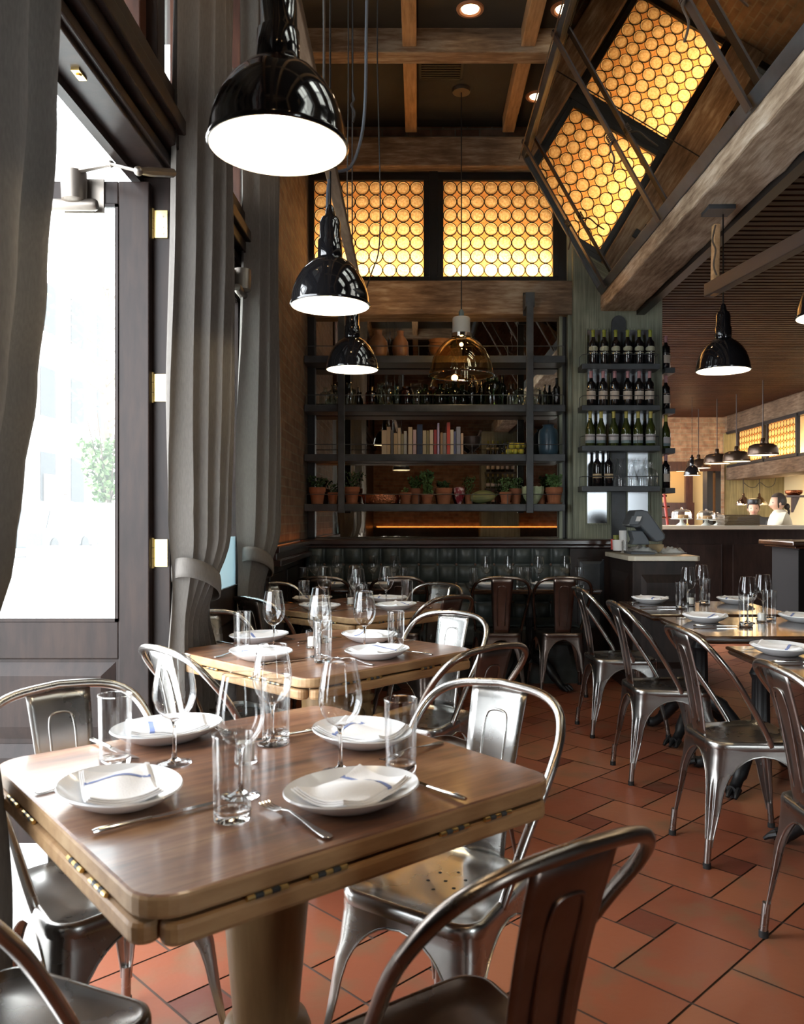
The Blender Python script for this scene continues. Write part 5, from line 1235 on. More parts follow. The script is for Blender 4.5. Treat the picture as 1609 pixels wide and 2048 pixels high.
# ================================================================= DARK TABLES
def dark_table(xw, yw, name='dark_table', fancy=True):
    r = thing(name, 'x', 'table')
    bm = new(); hx, hy = xw/2, yw/2
    rs = []
    for ins, z in ((.03, .712), (.012, .718), (.006, .726), (.010, .732), (.0, .738), (.0, .746), (.006, .75)):
        rs.append([bm.verts.new((sx_*(hx-ins), sy_*(hy-ins), z)) for sx_, sy_ in ((1, 1), (-1, 1), (-1, -1), (1, -1))])
    for a, b2 in zip(rs, rs[1:]):
        for i in range(4): bm.faces.new((a[i], a[(i+1) % 4], b2[(i+1) % 4], b2[i]))
    bm.faces.new(rs[-1]); bm.faces.new(list(reversed(rs[0]))); obj('tabletop', bm, M['dark_table'], r, smooth=False)
    bm = new(); prof = [(.05, .712), (.055, .69), (.035, .66), (.036, .55), (.045, .535), (.052, .52), (.045, .505), (.038, .49), (.042, .25), (.06, .22), (.07, .18)]
    seg = 40; rings = []
    for rr, z in prof:
        fl_ = .08 if (.24 < z < .66 and abs(z-.52) > .03) else 0
        rings.append([bm.verts.new((rr*(1+fl_*math.cos(10*2*PI*k/seg))*math.cos(2*PI*k/seg), rr*(1+fl_*math.cos(10*2*PI*k/seg))*math.sin(2*PI*k/seg), z)) for k in range(seg)])
    for a, b2 in zip(rings, rings[1:]):
        for k in range(seg): bm.faces.new((a[k], a[(k+1) % seg], b2[(k+1) % seg], b2[k]))
    bm.faces.new(rings[-1]); obj('fluted_column', bm, M['cast_iron'], r)
    for q in range(4):
        a = q*PI/2+PI/4; d = Vector((math.cos(a), math.sin(a), 0)); bm = new()
        tube(bm, smooth_path([d*.04+Vector((0, 0, .22)), d*.13+Vector((0, 0, .19)), d*.22+Vector((0, 0, .10)), d*.29+Vector((0, 0, .035)), d*.33+Vector((0, 0, .028))], 5), [.045]*6+[.035]*6+[.026]*5+[.028]*4, 10)
        for s in (-.4, 0, .4): dd = Vector((math.cos(a+s*.25), math.sin(a+s*.25), 0)); tube(bm, [dd*.315+Vector((0, 0, .04)), dd*.345+Vector((0, 0, .028)), dd*.365+Vector((0, 0, .012))], [.014, .013, .007], 8)
        obj('claw_foot', bm, M['cast_iron'], r)
    bm = new(); box(bm, -hx+.08, hx-.08, -.03, .03, .69, .714); obj('bearer', bm, M['iron'], r, smooth=False)
    return r
DT = Proto(dark_table(.78, .70)); GD = 'dark varnished tables at right'
DT.put((1.64, 4.77, 0), 0, 'farthest dark varnished table, beside the service cabinet', GD)
DT.put((1.65, 3.955, 0), 0, 'middle dark varnished table with two tall water glasses', GD)
DT.put((1.64, 2.99, 0), 0, 'nearest dark varnished table, at the right edge', GD)
BT = Proto(dark_table(.96, .60)); GB = 'dark tables before the banquette'
BT.put((.845, 6.22, 0), 0, 'right hand dark table standing at the banquette', GB)
BT.put((-.42, 6.22, 0), 0, 'left hand dark table standing at the banquette, behind the rear wooden table', GB)
def setl(proto, px, py, rot, label, group): p = pz(px, py, .75); return proto.put((p.x, p.y, TZ), rot, label, group)
D3 = ('farthest', 'middle', 'nearest')
for (px, py, t, s) in ((1301, 1206, 0, 'left'), (1472, 1207, 0, 'right'), (1411, 1243, 1, 'left'), (1604, 1243, 1, 'right'), (1562, 1308, 2, 'left')):
    setl(PL, px, py, PI/2, 'white oval plate at the %s side of the %s dark table' % (s, D3[t]), 'plates on the dark tables')
    p = pz(px, py, .75); NP[(t+len(s)) % 3].put((p.x, p.y, TZ+.001), PI/2+(PI if s == 'left' else 0)+.9, 'folded napkin on the %s plate of the %s dark table' % (s, D3[t]), 'napkins on the dark tables')
for (px, py, t, s) in ((1377, 1212, 0, 'left'), (1404, 1204, 0, 'right'), (1496, 1246, 1, 'left'), (1527, 1238, 1, 'right')):
    setl(WG, px, py, 0, '%s wine glass of the pair on the %s dark table' % (s, D3[t]), 'wine glasses on the dark tables')
for (px, py, t, s) in ((1364, 1216, 0, 'left'), (1410, 1207, 0, 'right'), (1493, 1252, 1, 'left'), (1540, 1240, 1, 'right')):
    setl(TG, px, py, 0, '%s water glass on the %s dark table' % (s, D3[t]), 'water glasses on the dark tables')
setl(VO, 1383, 1211, 0, 'votive with white candle on the farthest dark table', 'votive candles'); setl(VO, 1524, 1244, 0, 'votive with white candle on the middle dark table', 'votive candles')
for (px, py, t, ang) in ((1280, 1216, 0, 0), (1388, 1254, 1, 0), (1545, 1327, 2, 0)):
    setl(KN, px, py, ang, 'knife before the left plate of the %s dark table' % D3[t], 'knives on the dark tables')
for (px, py, t, ang) in ((1255, 1206, 0, 0), (1355, 1237, 1, 0), (1483, 1301, 2, 0)):
    setl(FK, px, py, ang, 'fork behind the left plate of the %s dark table' % D3[t], 'forks on the dark tables')
# banquette tables: settings
nm4 = ['leftmost', 'second', 'third', 'rightmost']
for i, px in enumerate((630, 676, 746, 790)): x = (px-CX)/F*6.25; WG.put((x, 6.25, TZ), 0, '%s wine glass on the left hand banquette table' % nm4[i], 'wine glasses on the banquette tables')
for i, px in enumerate((973, 1018, 1078, 1132)): x = (px-CX)/F*6.22; WG.put((x, 6.22, TZ), 0, '%s wine glass on the right hand banquette table' % nm4[i], 'wine glasses on the banquette tables')
for i, (px, yy) in enumerate(((948, 6.05), (1042, 6.1), (1056, 6.15), (1160, 6.1))): TG.put(((px-CX)/F*yy, yy, TZ), 0, '%s water glass on the right hand banquette table' % nm4[i], 'water glasses on the banquette tables')
for i, (px, yy) in enumerate(((609, 6.1), (808, 6.1))): TG.put(((px-CX)/F*yy, yy, TZ), 0, '%s water glass on the left hand banquette table' % ('left', 'right')[i], 'water glasses on the banquette tables')
for i, (px, yy, s) in enumerate(((985, 6.10, 'right hand banquette table, left'), (1098, 6.12, 'right hand banquette table, right'), (660, 6.12, 'left hand banquette table, left'), (770, 6.12, 'left hand banquette table, right'))):
    x = (px-CX)/F*yy; PL.put((x, yy, TZ), 0, 'white oval plate on the '+s, 'plates on the banquette tables'); NP[i % 3].put((x, yy, TZ+.001), 0, 'folded napkin on a plate of the '+s, 'napkins on the banquette tables')

# ================================================================= SERVICE CABINET
sx0, sx1, sy0, sy1 = 1.545, 2.0, 5.92, 6.64
cb = thing('service_cabinet', 'dark panelled service cabinet with a cream marble top before the pillar', 'cabinet', ((sx0+sx1)/2, (sy0+sy1)/2, 0))
hx, hy = (sx1-sx0)/2, (sy1-sy0)/2
bm = new(); box(bm, -hx, hx, -hy, hy, .0, .955); box(bm, -hx-.015, hx+.015, -hy-.015, hy+.015, .0, .10); obj('body', bm, M['dark_wood'], cb, smooth=False, bevel=.004)
for nm_, fn in (('door', lambda u, d, z: (u, -hy-d, z)), ('side_panel', lambda u, d, z: (-hx-d, u*hy/hx, z))):
    bm = new()
    o1 = [(-hx+.06, .18), (hx-.06, .18), (hx-.06, .86), (-hx+.06, .86)]; o2 = [(x*.78, .18+.05+(z-.18)*.84) for x, z in o1]
    va = [bm.verts.new(fn(x, .001, z)) for x, z in o1]; vb = [bm.verts.new(fn(x, .018, z)) for x, z in o2]
    for i in range(4): bm.faces.new((va[i], va[(i+1) % 4], vb[(i+1) % 4], vb[i]))
    bm.faces.new(vb); obj(nm_, bm, M['dark_wood'], cb, smooth=False)
bm = new(); c_ = .04; ex = .03
poly = [(-hx-ex, -hy-ex+c_), (-hx-ex+c_, -hy-ex), (hx+ex-c_*.6, -hy-ex), (hx+ex, -hy-ex+c_*.6), (hx+ex, hy+ex), (-hx-ex, hy+ex)]
prism(bm, poly, .957, .994); obj('marble_top', bm, M['marble'], cb, smooth=False, bevel=.006)
# till terminal
kk = 6.2/F
def Q(zx, zy): px, py = 1160+zx/5.363, 1000+zy/5.363; return ((px-CX)*kk, H-(py-CY)*kk)
tr_ = thing('till_terminal', 'dark grey touch screen till seen from behind on the marble top', 'till', (0, 0, 0))
XZ = lambda y0: Matrix(((1, 0, 0, 0), (0, 0, 1, y0), (0, 1, 0, 0), (0, 0, 0, 1)))
bm = new(); prism(bm, [Q(*p) for p in ((520, 275), (590, 110), (655, 105), (720, 120), (900, 370), (905, 410), (870, 440), (805, 450), (640, 285), (600, 300))], 0, .24, XZ(6.16)); obj('screen_housing', bm, M['plastic_grey'], tr_, smooth=False, bevel=.01)
bm = new(); prism(bm, [Q(*p) for p in ((560, 330), (690, 330), (750, 430), (760, 480), (560, 480), (590, 430))], 0, .12, XZ(6.22)); box(bm, Q(530, 0)[0], Q(790, 0)[0], 6.14, 6.38, .994, 1.012); obj('stand', bm, M['plastic_grey'], tr_, smooth=False, bevel=.006)
bm = new(); prism(bm, [Q(*p) for p in ((500, 262), (535, 170), (640, 170), (600, 265))], 0, .04, XZ(6.13)); cr_ = obj('card_reader', bm, M['plastic_grey'], tr_, smooth=False, bevel=.003)
bm = new(); prism(bm, [Q(*p) for p in ((570, 228), (588, 176), (638, 176), (618, 228))], 0, .004, XZ(6.124)); obj('receipt_window', bm, M['paper_white'], cr_, smooth=False)
def cup(px, y0, y1, w_, yy, m_, label, name='paper_cup', cat='cup', group=None):
    X = (px-CX)/F*yy; z0 = H-(y1-CY)/F*yy; h = (y1-y0)/F*yy; R = w_/2/F*yy
    bm = new(); lathe(bm, [(R*.9, 0), (R, h), (R*.94, h), (R*.85, .006), (.001, .005)], 24); return tag(obj(name, bm, m_, loc=(X, yy, max(.995, z0)), angle=50), label, cat, group)
cup(1237, 1080, 1101, 22, 6.22, M['paper_white'], 'wide white cup, lower one beside the till')
cup(1247, 1061, 1100, 16, 6.32, M['paper_white'], 'tall stack of white paper cups beside the till')
cup(1250, 1083, 1102, 12, 6.06, M['glass'], 'small empty glass in front of the white cups', 'small_glass', 'glass')
cup(1226, 1078, 1099, 8, 6.33, mat('red_can', (.45, .05, .04), .35), 'small red can at the left corner of the marble top', 'drink_can', 'can')
cup(1233, 1070, 1099, 12, 6.42, mat('olive_tin', (.25, .27, .06), .4), 'olive green tin behind the white cups', 'tin', 'tin')
bm = new(); box(bm, 1.80, 1.92, 6.42, 6.5, .995, 1.06); tag(obj('wooden_box', bm, mat('pale_wood_box', (.55, .42, .24), .6), smooth=False, bevel=.003), 'pale wooden box behind the till', 'box')
def crumple(px, py, w_, d_, h_, label, seed):
    p = pz(px, py, .995); rn = random.Random(seed); bm = new(); ph = [rn.random()*6 for _ in range(6)]
    N_ = 26; g_ = []
    for j in range(N_+1):
        row = []
        for i in range(N_+1):
            u, v = i/N_*2-1, j/N_*2-1; q = max(0, 1-(u*u)**1.5)*max(0, 1-(v*v)**1.5)
            zz = h_*q**.5*(.55+.25*math.sin(5*u+ph[0]+2*v)+.2*math.sin(9*v+ph[1]+3*u)+.12*math.sin(13*u-7*v+ph[2]))
            row.append(bm.verts.new((u*w_/2*(1+.1*math.sin(4*v+ph[3])), v*d_/2*(1+.12*math.sin(5*u+ph[4])), max(zz, 0)+.001)))
        g_.append(row)
    for a, b2 in zip(g_, g_[1:]):
        for i in range(N_): bm.faces.new((a[i], a[i+1], b2[i+1], b2[i]))
    tag(obj('towel', bm, M['towel'], loc=(p.x, p.y, .995), solid=.002, recalc=False, angle=180), label, 'towel', 'crumpled towels on the marble top')
crumple(1280, 1106, .26, .16, .06, 'crumpled grey white towel in front of the till', 4)
crumple(1345, 1106, .18, .13, .05, 'smaller crumpled towel at the right end of the marble top', 9)

# ================================================================= BAR / KITCHEN
br = thing('bar_counter', 'long dark bar counter with a pale stone top in the kitchen area', 'bar counter', (0, 0, 0))
bm = new(); box(bm, 2.2, 5.8, 9.85, 10.5, 0, 1.125); obj('body', bm, M['dark_wood'], br, smooth=False)
bm = new()
for k in range(5): box(bm, 2.45+k*.66, 2.98+k*.66, 9.835, 9.85, .2, .95)
obj('front_panels', bm, M['dark_wood'], br, smooth=False, bevel=.006)
bm = new(); box(bm, 2.2, 5.82, 9.78, 10.55, 1.125, 1.172); obj('stone_top', bm, M['bar_top'], br, smooth=False, bevel=.006)
r = thing('host_stand', 'black stone capped end of a dark cabinet at the right edge', 'cabinet', (0, 0, 0))
bm = new(); box(bm, 3.62, 4.8, 7.8, 8.4, 0, .98); box(bm, 3.60, 3.66, 7.77, 7.80, 0, .96); obj('body', bm, mat('matt_black_cabinet', (.014, .013, .013), .7, spec=.12), r, smooth=False, bevel=.005)
bm = new(); box(bm, 3.52, 4.9, 7.70, 8.5, 1.0, 1.045); box(bm, 3.56, 4.86, 7.74, 8.46, .975, 1.0); obj('cap', bm, M['dark_table'], r, smooth=False, bevel=.012)
def cake_stand(px, yb, w_px, label, Y=10.1, lifted=False, nodome=False):
    k = Y/F; x = (px-CX)*k; R = w_px/2*k; s = R/.16
    r = thing('cake_stand', label, 'cake stand', (x, Y, 1.173), 0, 'cake stands with glass domes on the bar'); r.scale = (s, s, s)
    bm = new(); lathe(bm, [(.075, 0), (.07, .01), (.03, .04), (.022, .07), (.03, .085), (.15, .09), (.16, .10), (.155, .102), (.02, .095)], 32); obj('foot_plate', bm, M['white_ceramic'], r)
    bm = new(); lathe(bm, [(.14, .10), (.142, .16), (.13, .20), (.09, .225), (.02, .235)], 32, cap0=False, cap1=True); d_ = obj('glass_dome', bm, M['glass'], r)
    bm = new(); sphere(bm, (0, 0, .248), .016); obj('knob', bm, M['glass_solid'], d_)
    bm = new(); lathe(bm, [(.10, .101), (.105, .13), (.09, .15), (.01, .155)], 24); tag_ = obj('cake', bm, mat('cake', (.35, .2, .08), .8) if 'cake' not in bpy.data.materials else bpy.data.materials['cake'], r)
    return r
cake_stand(1364, 1050, 44, 'cake stand with glass dome at the left end of the bar')
cake_stand(1413, 1050, 40, 'cake stand with glass dome in the middle of the bar')
cake_stand(1436, 1050, 32, 'cake stand with glass dome, farther back', Y=10.35)
lathe_thing('glass_bowl', [(.02, 0), (.05, .01), (.075, .05), (.085, .10), (.09, .11)], ((1446-CX)/F*10.0, 10.0, 1.173), M['glass'], 'clear glass bowl on the bar beside the wooden trays', 'bowl')
for k in range(7):
    bm = new(); X = (1479-CX)/F*10.05; w_ = .215; box(bm, X-w_+.004*(k % 2), X+w_, 9.95, 10.2, 1.173+.019*k, 1.173+.019*k+.016)
    tag(obj('wooden_tray', bm, bpy.data.materials.get('tray_wood') or mat('tray_wood', (.10, .065, .03), .6), smooth=False, bevel=.003), '%s brown tray of the stack on the bar in front of the cook' % ['lowest', 'second', 'third', 'fourth', 'fifth', 'sixth', 'topmost'][k], 'tray', 'stacked trays on the bar')
r = thing('table_lamp', 'small glowing lamp with a white shade on the far sideboard', 'lamp', ((1381-CX)/F*10.3, 10.4, 1.173))
bm = new(); lathe(bm, [(.025, 0), (.02, .01), (.006, .02), (.006, .12)], 16); obj('base', bm, M['brass'], r)
bm = new(); lathe(bm, [(.034, .11), (.030, .165)], 20); obj('lamp_shade', bm, mat('lit_shade', (1, .8, .5), .5, emit=(1, .62, .3), estr=4), r)
# red ladder
r = thing('ladder', 'red step ladder leaning behind the pillar', 'ladder', (0, 0, 0)); red = mat('red_paint', (.30, .03, .02), .35)
bm = new(); tube(bm, [P(1326, 962, 12), P(1352, 1046, 12)*1+Vector((.02, 0, -1.187))], .022, 8); obj('rail', bm, red, r)
bm = new(); tube(bm, [P(1300, 962, 12), P(1310, 1046, 12)+Vector((0, 0, -1.187))], .022, 8); obj('rail', bm, red, r)
for y in (992, 1014, 1035):
    bm = new(); a = P(1302, y, 12); b2 = P(1326+(y-962)*.27, y, 12); tube(bm, [a, b2], .016, 8); obj('rung', bm, M['chrome'], r)
# kitchen drum pendants
def drum():
    r = thing('drum_pendant_lamp', 'x', 'lamp')
    bm = new(); lathe(bm, [(.20, 0), (.205, .005), (.203, .03), (.198, .09), (.18, .13), (.13, .155), (.05, .16), (.035, .17), (.03, .23), (.022, .24)], 40, cap0=False); obj('shade', bm, mat('bronze_shade', (.07, .045, .03), .25, .7), r, angle=50)
    bm = new(); lathe(bm, [(.197, .004), (.192, .08), (.12, .14), (.02, .145)], 40, cap0=False); obj('shade_lining', bm, M['enamel_in'], r)
    bm = new(); sphere(bm, (0, 0, .07), .035); obj('bulb', bm, M['bulb'], r)
    bm = new(); tube(bm, [(0, 0, .23), (0, 0, 1.04)], .008, 8); obj('rod', bm, M['bar_steel'], r)
    return r
DR = Proto(drum()); ld2 = bpy.data.lights.new('drum_bulb_light', 'POINT'); ld2.energy = 5; ld2.color = (1, .66, .32); ld2.shadow_soft_size = .04
for (px, py, Y, s) in ((1527, 910, 11.3, 'nearest'), (1474, 921, 12.6, 'second'), (1435, 929, 13.1, 'third'), (1398, 936, 14.3, 'farthest')):
    p = P(px, py, Y); DR.put((p.x, p.y, 2.125), 0, '%s bronze drum pendant in the row above the kitchen pass' % s, 'bronze drum pendants over the pass')
    lo = bpy.data.objects.new('bulb_light', ld2); COL.objects.link(lo); lo.location = (p.x, p.y, 2.175)
p = P(1385, 951, 12.9); rr_ = dup(l4, (p.x, p.y, p.z), 0, 'small black dome pendant below the row of drum pendants', 'black dome pendant lamps'); rr_.scale = (.85, .85, .85)
lo = bpy.data.objects.new('bulb_light', ld2); COL.objects.link(lo); lo.location = (p.x, p.y, p.z+.05)
# heat lamps
def heat():
    r = thing('heat_lamp', 'x', 'lamp')
    bm = new(); lathe(bm, [(.11, 0), (.112, .005), (.10, .05), (.07, .10), (.035, .14), (.022, .15), (.02, .20), (.008, .215)], 32, cap0=False); obj('shade', bm, M['chrome'], r, angle=60)
    bm = new(); sphere(bm, (0, 0, .04), .03); obj('bulb', bm, M['bulb_w'], r)
    bm = new(); tube(bm, [(0, 0, .21), (0, 0, .53)], .005, 6); obj('cord', bm, M['cord'], r)
    return r
HL = Proto(heat())
for px, s in ((1488, 'left'), (1520, 'right')): p = P(px, 1010, 14.9); HL.put((p.x, p.y, 1.49), 0, '%s one of two chrome bell heat lamps over the kitchen pass' % s, 'chrome heat lamps', (1.25, 1.25, 1.02))
bm = new(); tube(bm, smooth_path([P(1488, 965, 14.8), P(1500, 974, 14.8), P(1512, 974, 14.8), P(1521, 965, 14.8), P(1535, 974, 14.8), P(1548, 970, 14.8), P(1553, 955, 14.8)]), .006, 6); tag(obj('cable', bm, M['cord']), 'looping black cable above the chrome heat lamps', 'cable')
# wall shelf with jars at far right
r = thing('kitchen_shelf', 'brown bracket shelf on the kitchen wall at the right edge', 'shelf', (0, 0, 0))
p = P(1585, 992, 12.5); bm = new(); box(bm, p.x-.12, p.x+.5, 12.4, 12.7, p.z-.02, p.z+.01); obj('board', bm, M['red_wood'], r, smooth=False)
bm = new(); prism(bm, [(p.x, p.z-.02), (p.x+.12, p.z-.02), (p.x+.02, p.z-.25), (p.x, p.z-.25)], 12.5, 12.54, Matrix(((1, 0, 0, 0), (0, 0, 1, 0), (0, 1, 0, 0), (0, 0, 0, 1)))); obj('bracket', bm, M['red_wood'], r, smooth=False)
lathe_thing('shelf_basket', [(.08, 0), (.12, .03), (.13, .07), (.11, .08), (.02, .06)], (p.x+.05, 12.55, p.z+.011), copper, 'shallow copper bowl on the kitchen wall shelf', 'bowl')
lathe_thing('bread_stack', [(.10, 0), (.15, .03), (.16, .08), (.13, .13), (.02, .15)], (P(1600, 1030, 11.0).x+.04, 10.2, 1.173), mat('bread', (.45, .25, .09), .8), 'round brown loaf on the bar at the right edge', 'bread')

# people -----------------------------------------------------------------
def skin_obj(name, verts, edges, radii, m_, parent, root=0, sub=2):
    me = bpy.data.meshes.new(name); me.from_pydata([tuple(v) for v in verts], edges, []); me.materials.append(m_)
    o_ = bpy.data.objects.new(name, me); COL.objects.link(o_); o_.parent = parent
    md = o_.modifiers.new('skin', 'SKIN'); md.use_smooth_shade = True
    for i, rr in enumerate(radii):
        v = me.skin_vertices[0].data[i]; v.radius = rr if isinstance(rr, tuple) else (rr, rr); v.use_root = (i == root)
    s = o_.modifiers.new('sub', 'SUBSURF'); s.levels = sub; s.render_levels = sub
    return o_
def head(parent, c, face_dir, m_skin, m_hair, cap=False, bun=False, s=1.0):
    """head centred at c, facing angle face_dir (radians in XY)"""
    R = Matrix.Translation(c) @ Matrix.Rotation(face_dir, 4, 'Z') @ Matrix.Scale(s, 4)   # local +x = forward
    bm = new(); sphere(bm, (0, 0, .02), .098, 28, 22, (1.0, .80, 1.12)); 
    for v in bm.verts:
        x, y, z = v.co
        if z < -.01: k = 1+(z+.01)*2.2; v.co.y *= max(k, .55); v.co.x = x*(max(k, .6)) + .012*(x > 0)
        if x > .06 and abs(y) < .016 and -.035 < z < .03: v.co.x += .022*(1-abs(y)/.018)*(1-(z+.035)/.09)
        if x > .05 and .02 < abs(y) < .05 and .005 < z < .035: v.co.x -= .008
    for s_ in (-1, 1): sphere(bm, (-.002, s_*.082, .0), .022, 10, 8, (.7, .35, 1.2))
    tube(bm, [(0, 0, -.06), (-.02, 0, -.16)], .052, 14)
    bmesh.ops.transform(bm, matrix=R, verts=bm.verts); hd = obj('head', bm, m_skin, parent, angle=180)
    bm = new()
    for s_ in (-1, 1): sphere(bm, (.078, s_*.034, .018), .010, 10, 8, (.6, 1.2, .7))
    bmesh.ops.transform(bm, matrix=R, verts=bm.verts); obj('eyes', bm, mat('eye_dark', (.03, .02, .02), .3) if 'eye_dark' not in bpy.data.materials else bpy.data.materials['eye_dark'], hd)
    bm = new(); sphere(bm, (.088, 0, -.045), .02, 10, 8, (.35, 1.1, .3)); bmesh.ops.transform(bm, matrix=R, verts=bm.verts); obj('mouth', bm, mat('lips', (.42, .14, .11), .5) if 'lips' not in bpy.data.materials else bpy.data.materials['lips'], hd)
    bm = new(); sphere(bm, (-.012, 0, .036), .106, 28, 20, (1.0, .84, 1.10))
    dl = [v for v in bm.verts if (v.co.x > .045 and v.co.z < .075) or (v.co.z < -.02-(.0 if v.co.x < 0 else .1))]
    bmesh.ops.delete(bm, geom=dl, context='VERTS')
    if bun: sphere(bm, (-.125, 0, -.035), .04, 12, 10, (1, 1, 1.1)); tube(bm, smooth_path([(-.13, 0, -.05), (-.15, .005, -.10), (-.14, .0, -.15)]), .018, 8)
    bmesh.ops.transform(bm, matrix=R, verts=bm.verts); obj('hair', bm, m_hair, hd, recalc=False, angle=180)
    if cap:
        bm = new(); lathe(bm, [(.098, .075), (.106, .085), (.108, .14), (.10, .155), (.03, .165)], 24, sy=.86); bmesh.ops.transform(bm, matrix=R, verts=bm.verts); obj('cap', bm, M['black'], hd)
    return hd
def person(name_label, hx_, hy_, hz_, face, jacket, cap=False, bun=False, arms=None, body=0.0):
    r = thing('person', name_label, 'person', (0, 0, 0)); cH = Vector((hx_, hy_, hz_)); f_ = Vector((math.cos(face+body), math.sin(face+body), 0)); s_ = Vector((-f_.y, f_.x, 0))
    b0 = Vector((hx_, hy_, 0))-f_*.03; nz_ = hz_-.135
    V = [b0+Vector((0, 0, nz_-.55)), b0+Vector((0, 0, nz_-.33)), b0+Vector((0, 0, nz_-.12)), b0+Vector((0, 0, nz_+.01)), b0+Vector((0, 0, nz_+.07))]
    Ed = [(0, 1), (1, 2), (2, 3), (3, 4)]; Ra = [(.18, .14), (.18, .13), (.20, .14), (.12, .10), (.065, .065)]
    # legs below, hidden behind the bar
    for sg in (-1, 1):
        i = len(V); V += [b0+s_*sg*.09+Vector((0, 0, .80)), b0+s_*sg*.10+Vector((0, 0, .45)), b0+s_*sg*.10+Vector((0, 0, .05)), b0+s_*sg*.10+f_*.13+Vector((0, 0, .04))]
        Ed += [(0, i), (i, i+1), (i+1, i+2), (i+2, i+3)]; Ra += [.085, .06, .045, .04]
    hands = []
    for sg in (-1, 1):
        sh_ = b0+s_*sg*.185+Vector((0, 0, nz_-.035)); el, wr = arms[sg]
        el = b0+f_*el[0]+s_*sg*el[1]+Vector((0, 0, nz_+el[2])); wr = b0+f_*wr[0]+s_*sg*wr[1]+Vector((0, 0, nz_+wr[2]))
        i = len(V); V += [sh_, el, wr]; Ed += [(2, i), (i, i+1), (i+1, i+2)]; Ra += [.078, .055, .038]
        hands.append((wr, (wr-el).normalized()))
    skin_obj('body', V, Ed, Ra, jacket, r)
    for (wr, d) in hands:
        u = d.orthogonal().normalized(); n_ = d.cross(u)
        V = [wr-d*.01, wr+d*.05, wr+d*.085]; Ed = [(0, 1), (1, 2)]; Ra = [.024, .028, .022]
        for q, (o_, L_) in enumerate(((-.027, .06), (-.009, .072), (.009, .068), (.026, .052))):
            i = len(V); V += [wr+d*.09+u*o_, wr+d*(.09+L_*.55)+u*o_*1.1-n_*.006, wr+d*(.09+L_*.85)+u*o_*1.1-n_*.022]; Ed += [(2, i), (i, i+1), (i+1, i+2)]; Ra += [.0095, .0085, .0075]
        i = len(V); V += [wr+d*.045-u*.035, wr+d*.08-u*.052-n_*.01]; Ed += [(1, i), (i, i+1)]; Ra += [.011, .009]
        skin_obj('hand', V, Ed, Ra, M['skin'], r)
    head(r, cH, face, M['skin'], M['hair'], cap, bun); return r
pw = P(1556, 1008, 10.95); pmn = P(1508, 1019, 12.3)
person('person in a cream jacket with tied dark hair, facing left behind the bar', pw.x, pw.y, pw.z, PI, M['chef'], bun=True, body=-.35,
       arms={1: ((.10, .26, -.30), (.32, .18, -.22)), -1: ((.10, .24, -.30), (.34, .12, -.20))})
person('person in a black cap facing the camera behind the stacked trays', pmn.x, pmn.y, pmn.z, -PI/2-.35, mat('dark_jacket', (.05, .045, .04), .8), cap=True,
       arms={1: ((.08, .24, -.28), (.25, .05, -.16)), -1: ((.05, .24, -.3), (.22, .12, -.25))})

# ================================================================= OUTSIDE
fc = thing('townhouse', 'pale overexposed townhouse across the street, seen through the door glass', 'building', (0, 0, 0))
bm = new(); box(bm, -30, -22, 20, 90, -.3, 22.0); obj('wall', bm, M['facade'], fc, smooth=False)
bm = new(); box(bm, -22.0, -21.3, 20, 90, 21.2, 22.4); box(bm, -22, -21.6, 20, 90, 20.4, 20.8); obj('cornice', bm, M['facade'], fc, smooth=False)
wmat = mat('far_window', (.006, .008, .010), .5, spec=.15)
wb = None
for j in range(3):
    for i in range(8):
        y = 36+i*4.2; z0 = 2.2+j*5
        if wb is None:
            bm = new(); box(bm, -22.04, -21.96, -1, 1, 0, 2.9); wb = obj('window', bm, wmat, fc, smooth=False, loc=(0, y, z0))
            bm = new(); box(bm, -22.06, -22.0, -.05, .05, 0, 2.9); box(bm, -22.06, -22.0, -1, 1, 1.4, 1.5); mu = obj('glazing_bars', bm, M['paper_white'], wb, smooth=False)
        else:
            c = wb.copy(); COL.objects.link(c); c.location = (0, y, z0); d = mu.copy(); COL.objects.link(d); d.parent = c
bm = new(); box(bm, -22, -20.5, 47.5, 50.5, -.2, .9); box(bm, -22.05, -21.9, 48, 50, .9, 3.8); obj('stoop', bm, mat('stoop_stone', (.25, .22, .2), .8), fc, smooth=False)
# parked cars
def car(name, X, Y, L_, hgt, body_m, label):
    r = thing(name, label, 'car', (X, Y, -.2), 0, 'parked cars across the street')
    prof = [(-L_/2, .35), (-L_/2, .95), (-L_/2+.1, 1.05), (-L_*.40, hgt*.97), (-L_*.1, hgt), (L_*.12, hgt*.97), (L_*.28, 1.05), (L_*.47, .95), (L_/2, .75), (L_/2, .35)]
    bm = new(); prism(bm, prof, -.9, .9, Matrix(((0, 0, 1, 0), (1, 0, 0, 0), (0, 1, 0, 0), (0, 0, 0, 1)))); obj('body', bm, body_m, r, smooth=False, bevel=.06)
    wp = [(-L_*.44, 1.08), (-L_*.375, hgt*.92), (-L_*.1, hgt*.94), (L_*.10, hgt*.91), (L_*.23, 1.08)]
    bm = new(); prism(bm, wp, -.915, .915, Matrix(((0, 0, 1, 0), (1, 0, 0, 0), (0, 1, 0, 0), (0, 0, 0, 1)))); obj('windows', bm, mat('car_glass', (.01, .012, .014), .3, spec=.35) if 'car_glass' not in bpy.data.materials else bpy.data.materials['car_glass'], r, smooth=False)
    for y in (-L_*.3, L_*.3):
        for s in (-1, 1): bm = new(); lathe(bm, [(.34, -.1), (.36, -.08), (.36, .08), (.34, .1)], 24, M=Matrix.Translation((s*.84, y, .36)) @ Matrix.Rotation(PI/2, 4, 'Y')); obj('wheel', bm, M['rubber'], r)
    return r
white_car = mat('white_car_paint', (.8, .8, .82), .3, coat=.5)
car('car', -14.3, 31.5, 4.6, 1.85, mat('grey_car_paint', (.045, .05, .055), .4), 'boxy light grey car with dark windows at the left behind the curtain edge')
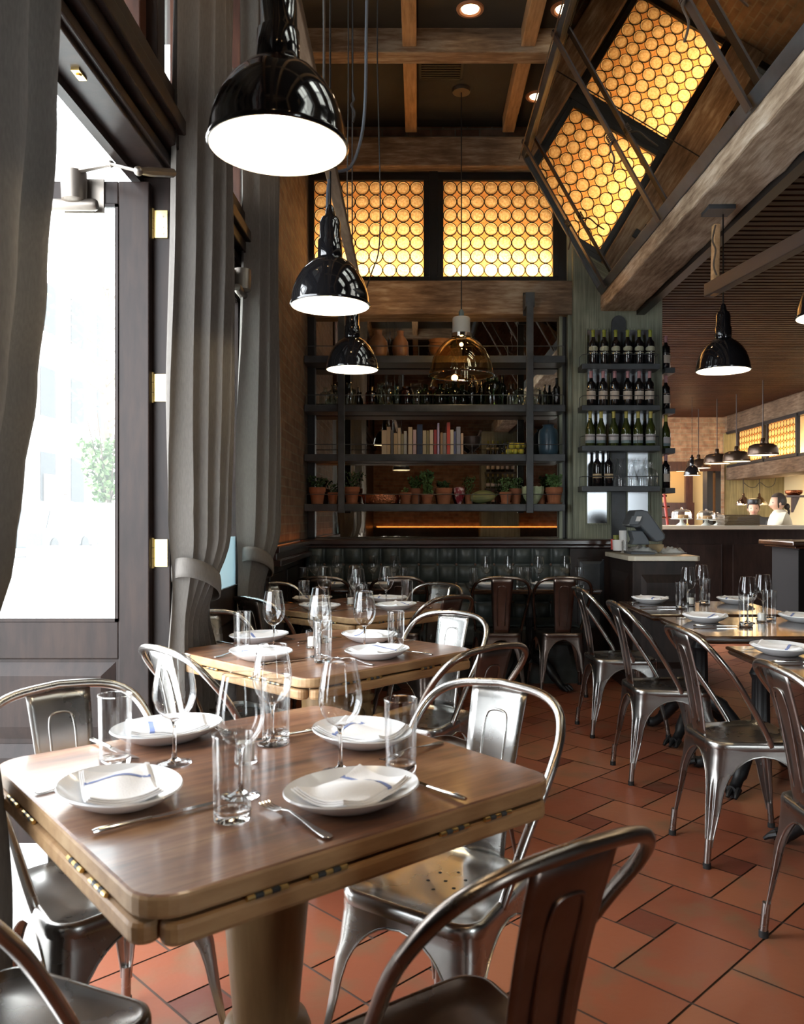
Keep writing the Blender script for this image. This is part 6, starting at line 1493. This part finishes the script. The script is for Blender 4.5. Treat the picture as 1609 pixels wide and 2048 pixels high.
car('car', -15.2, 38.5, 4.4, 1.5, white_car, 'white car parked behind the boxy one, right part of the door glass')
# planter with shrub
r = thing('planter_shrub', 'green shrub in a tall pale planter outside the open door', 'shrub', (-3.02, 8.0, -.03))
bm = new(); lathe(bm, [(.11, 0), (.09, .3), (.10, 1.0), (.13, 1.42), (.14, 1.44), (.11, 1.43), (.02, 1.40)], 24); obj('planter', bm, mat('pale_planter', (.45, .5, .47), .8), r)
bm = new(); foliage(bm, (0, 0, 1.42), .26, .62, 420, .07, 21); foliage(bm, (-.12, 0, 1.55), .2, .5, 160, .06, 22); obj('foliage', bm, M['leaf'], r, smooth=False, recalc=False)
bm = new()
for k in range(7): a = k*.9; tube(bm, smooth_path([(0, 0, 1.4), (.08*math.cos(a), .08*math.sin(a), 1.7), (.2*math.cos(a), .2*math.sin(a), 2.0+.06*k)]), .006, 5)
obj('stems', bm, mat('bark', (.10, .07, .05), .8), r)
# street tree
r = thing('street_tree', 'thin leafed street tree washed out by daylight above the parked cars', 'tree', (-9.9, 26, -.2))
bm = new(); tube(bm, smooth_path([(0, 0, 0), (.05, 0, 3), (-.1, 0, 6), (.2, 0, 9.5)]), [.16]*7+[.12]*6+[.06]*6, 10)
rn = random.Random(5)
for k in range(22):
    z0 = 2.8+.28*k; a = rn.random()*6.3; L_ = 2.2-.05*k
    tube(bm, smooth_path([(0, 0, z0), (L_*.5*math.cos(a), L_*.5*math.sin(a), z0+.5), (L_*math.cos(a), L_*math.sin(a), z0+1.3)], 3), [.04]*3+[.02]*4, 6)
obj('trunk', bm, bpy.data.materials['bark'], r)
bm = new(); foliage(bm, (0, 0, 3.4), 2.3, 7.0, 420, .18, 31); obj('foliage', bm, mat('pale_tree_leaf', (.22, .26, .10), .7), r, smooth=False, recalc=False)
# passer-by on the far stoop
pp = P(131, 988, 26); pe = person('pale clothed person standing by the stoop across the street', pp.x, pp.y, 1.52, -PI/2+.5, mat('pale_clothes', (.75, .62, .5), .8), arms={1: ((.02, .22, -.28), (.08, .22, -.5)), -1: ((.05, .24, -.28), (.2, .12, -.35))})
pe.location = (0, 0, .35)
bm = new(); box(bm, -12.2, -10.3, 25.5, 26.6, -.2, .345); tag(obj('stone_steps', bm, mat('pale_step', (.6, .58, .55), .9), smooth=False), 'pale stone step under the person across the street', 'step')
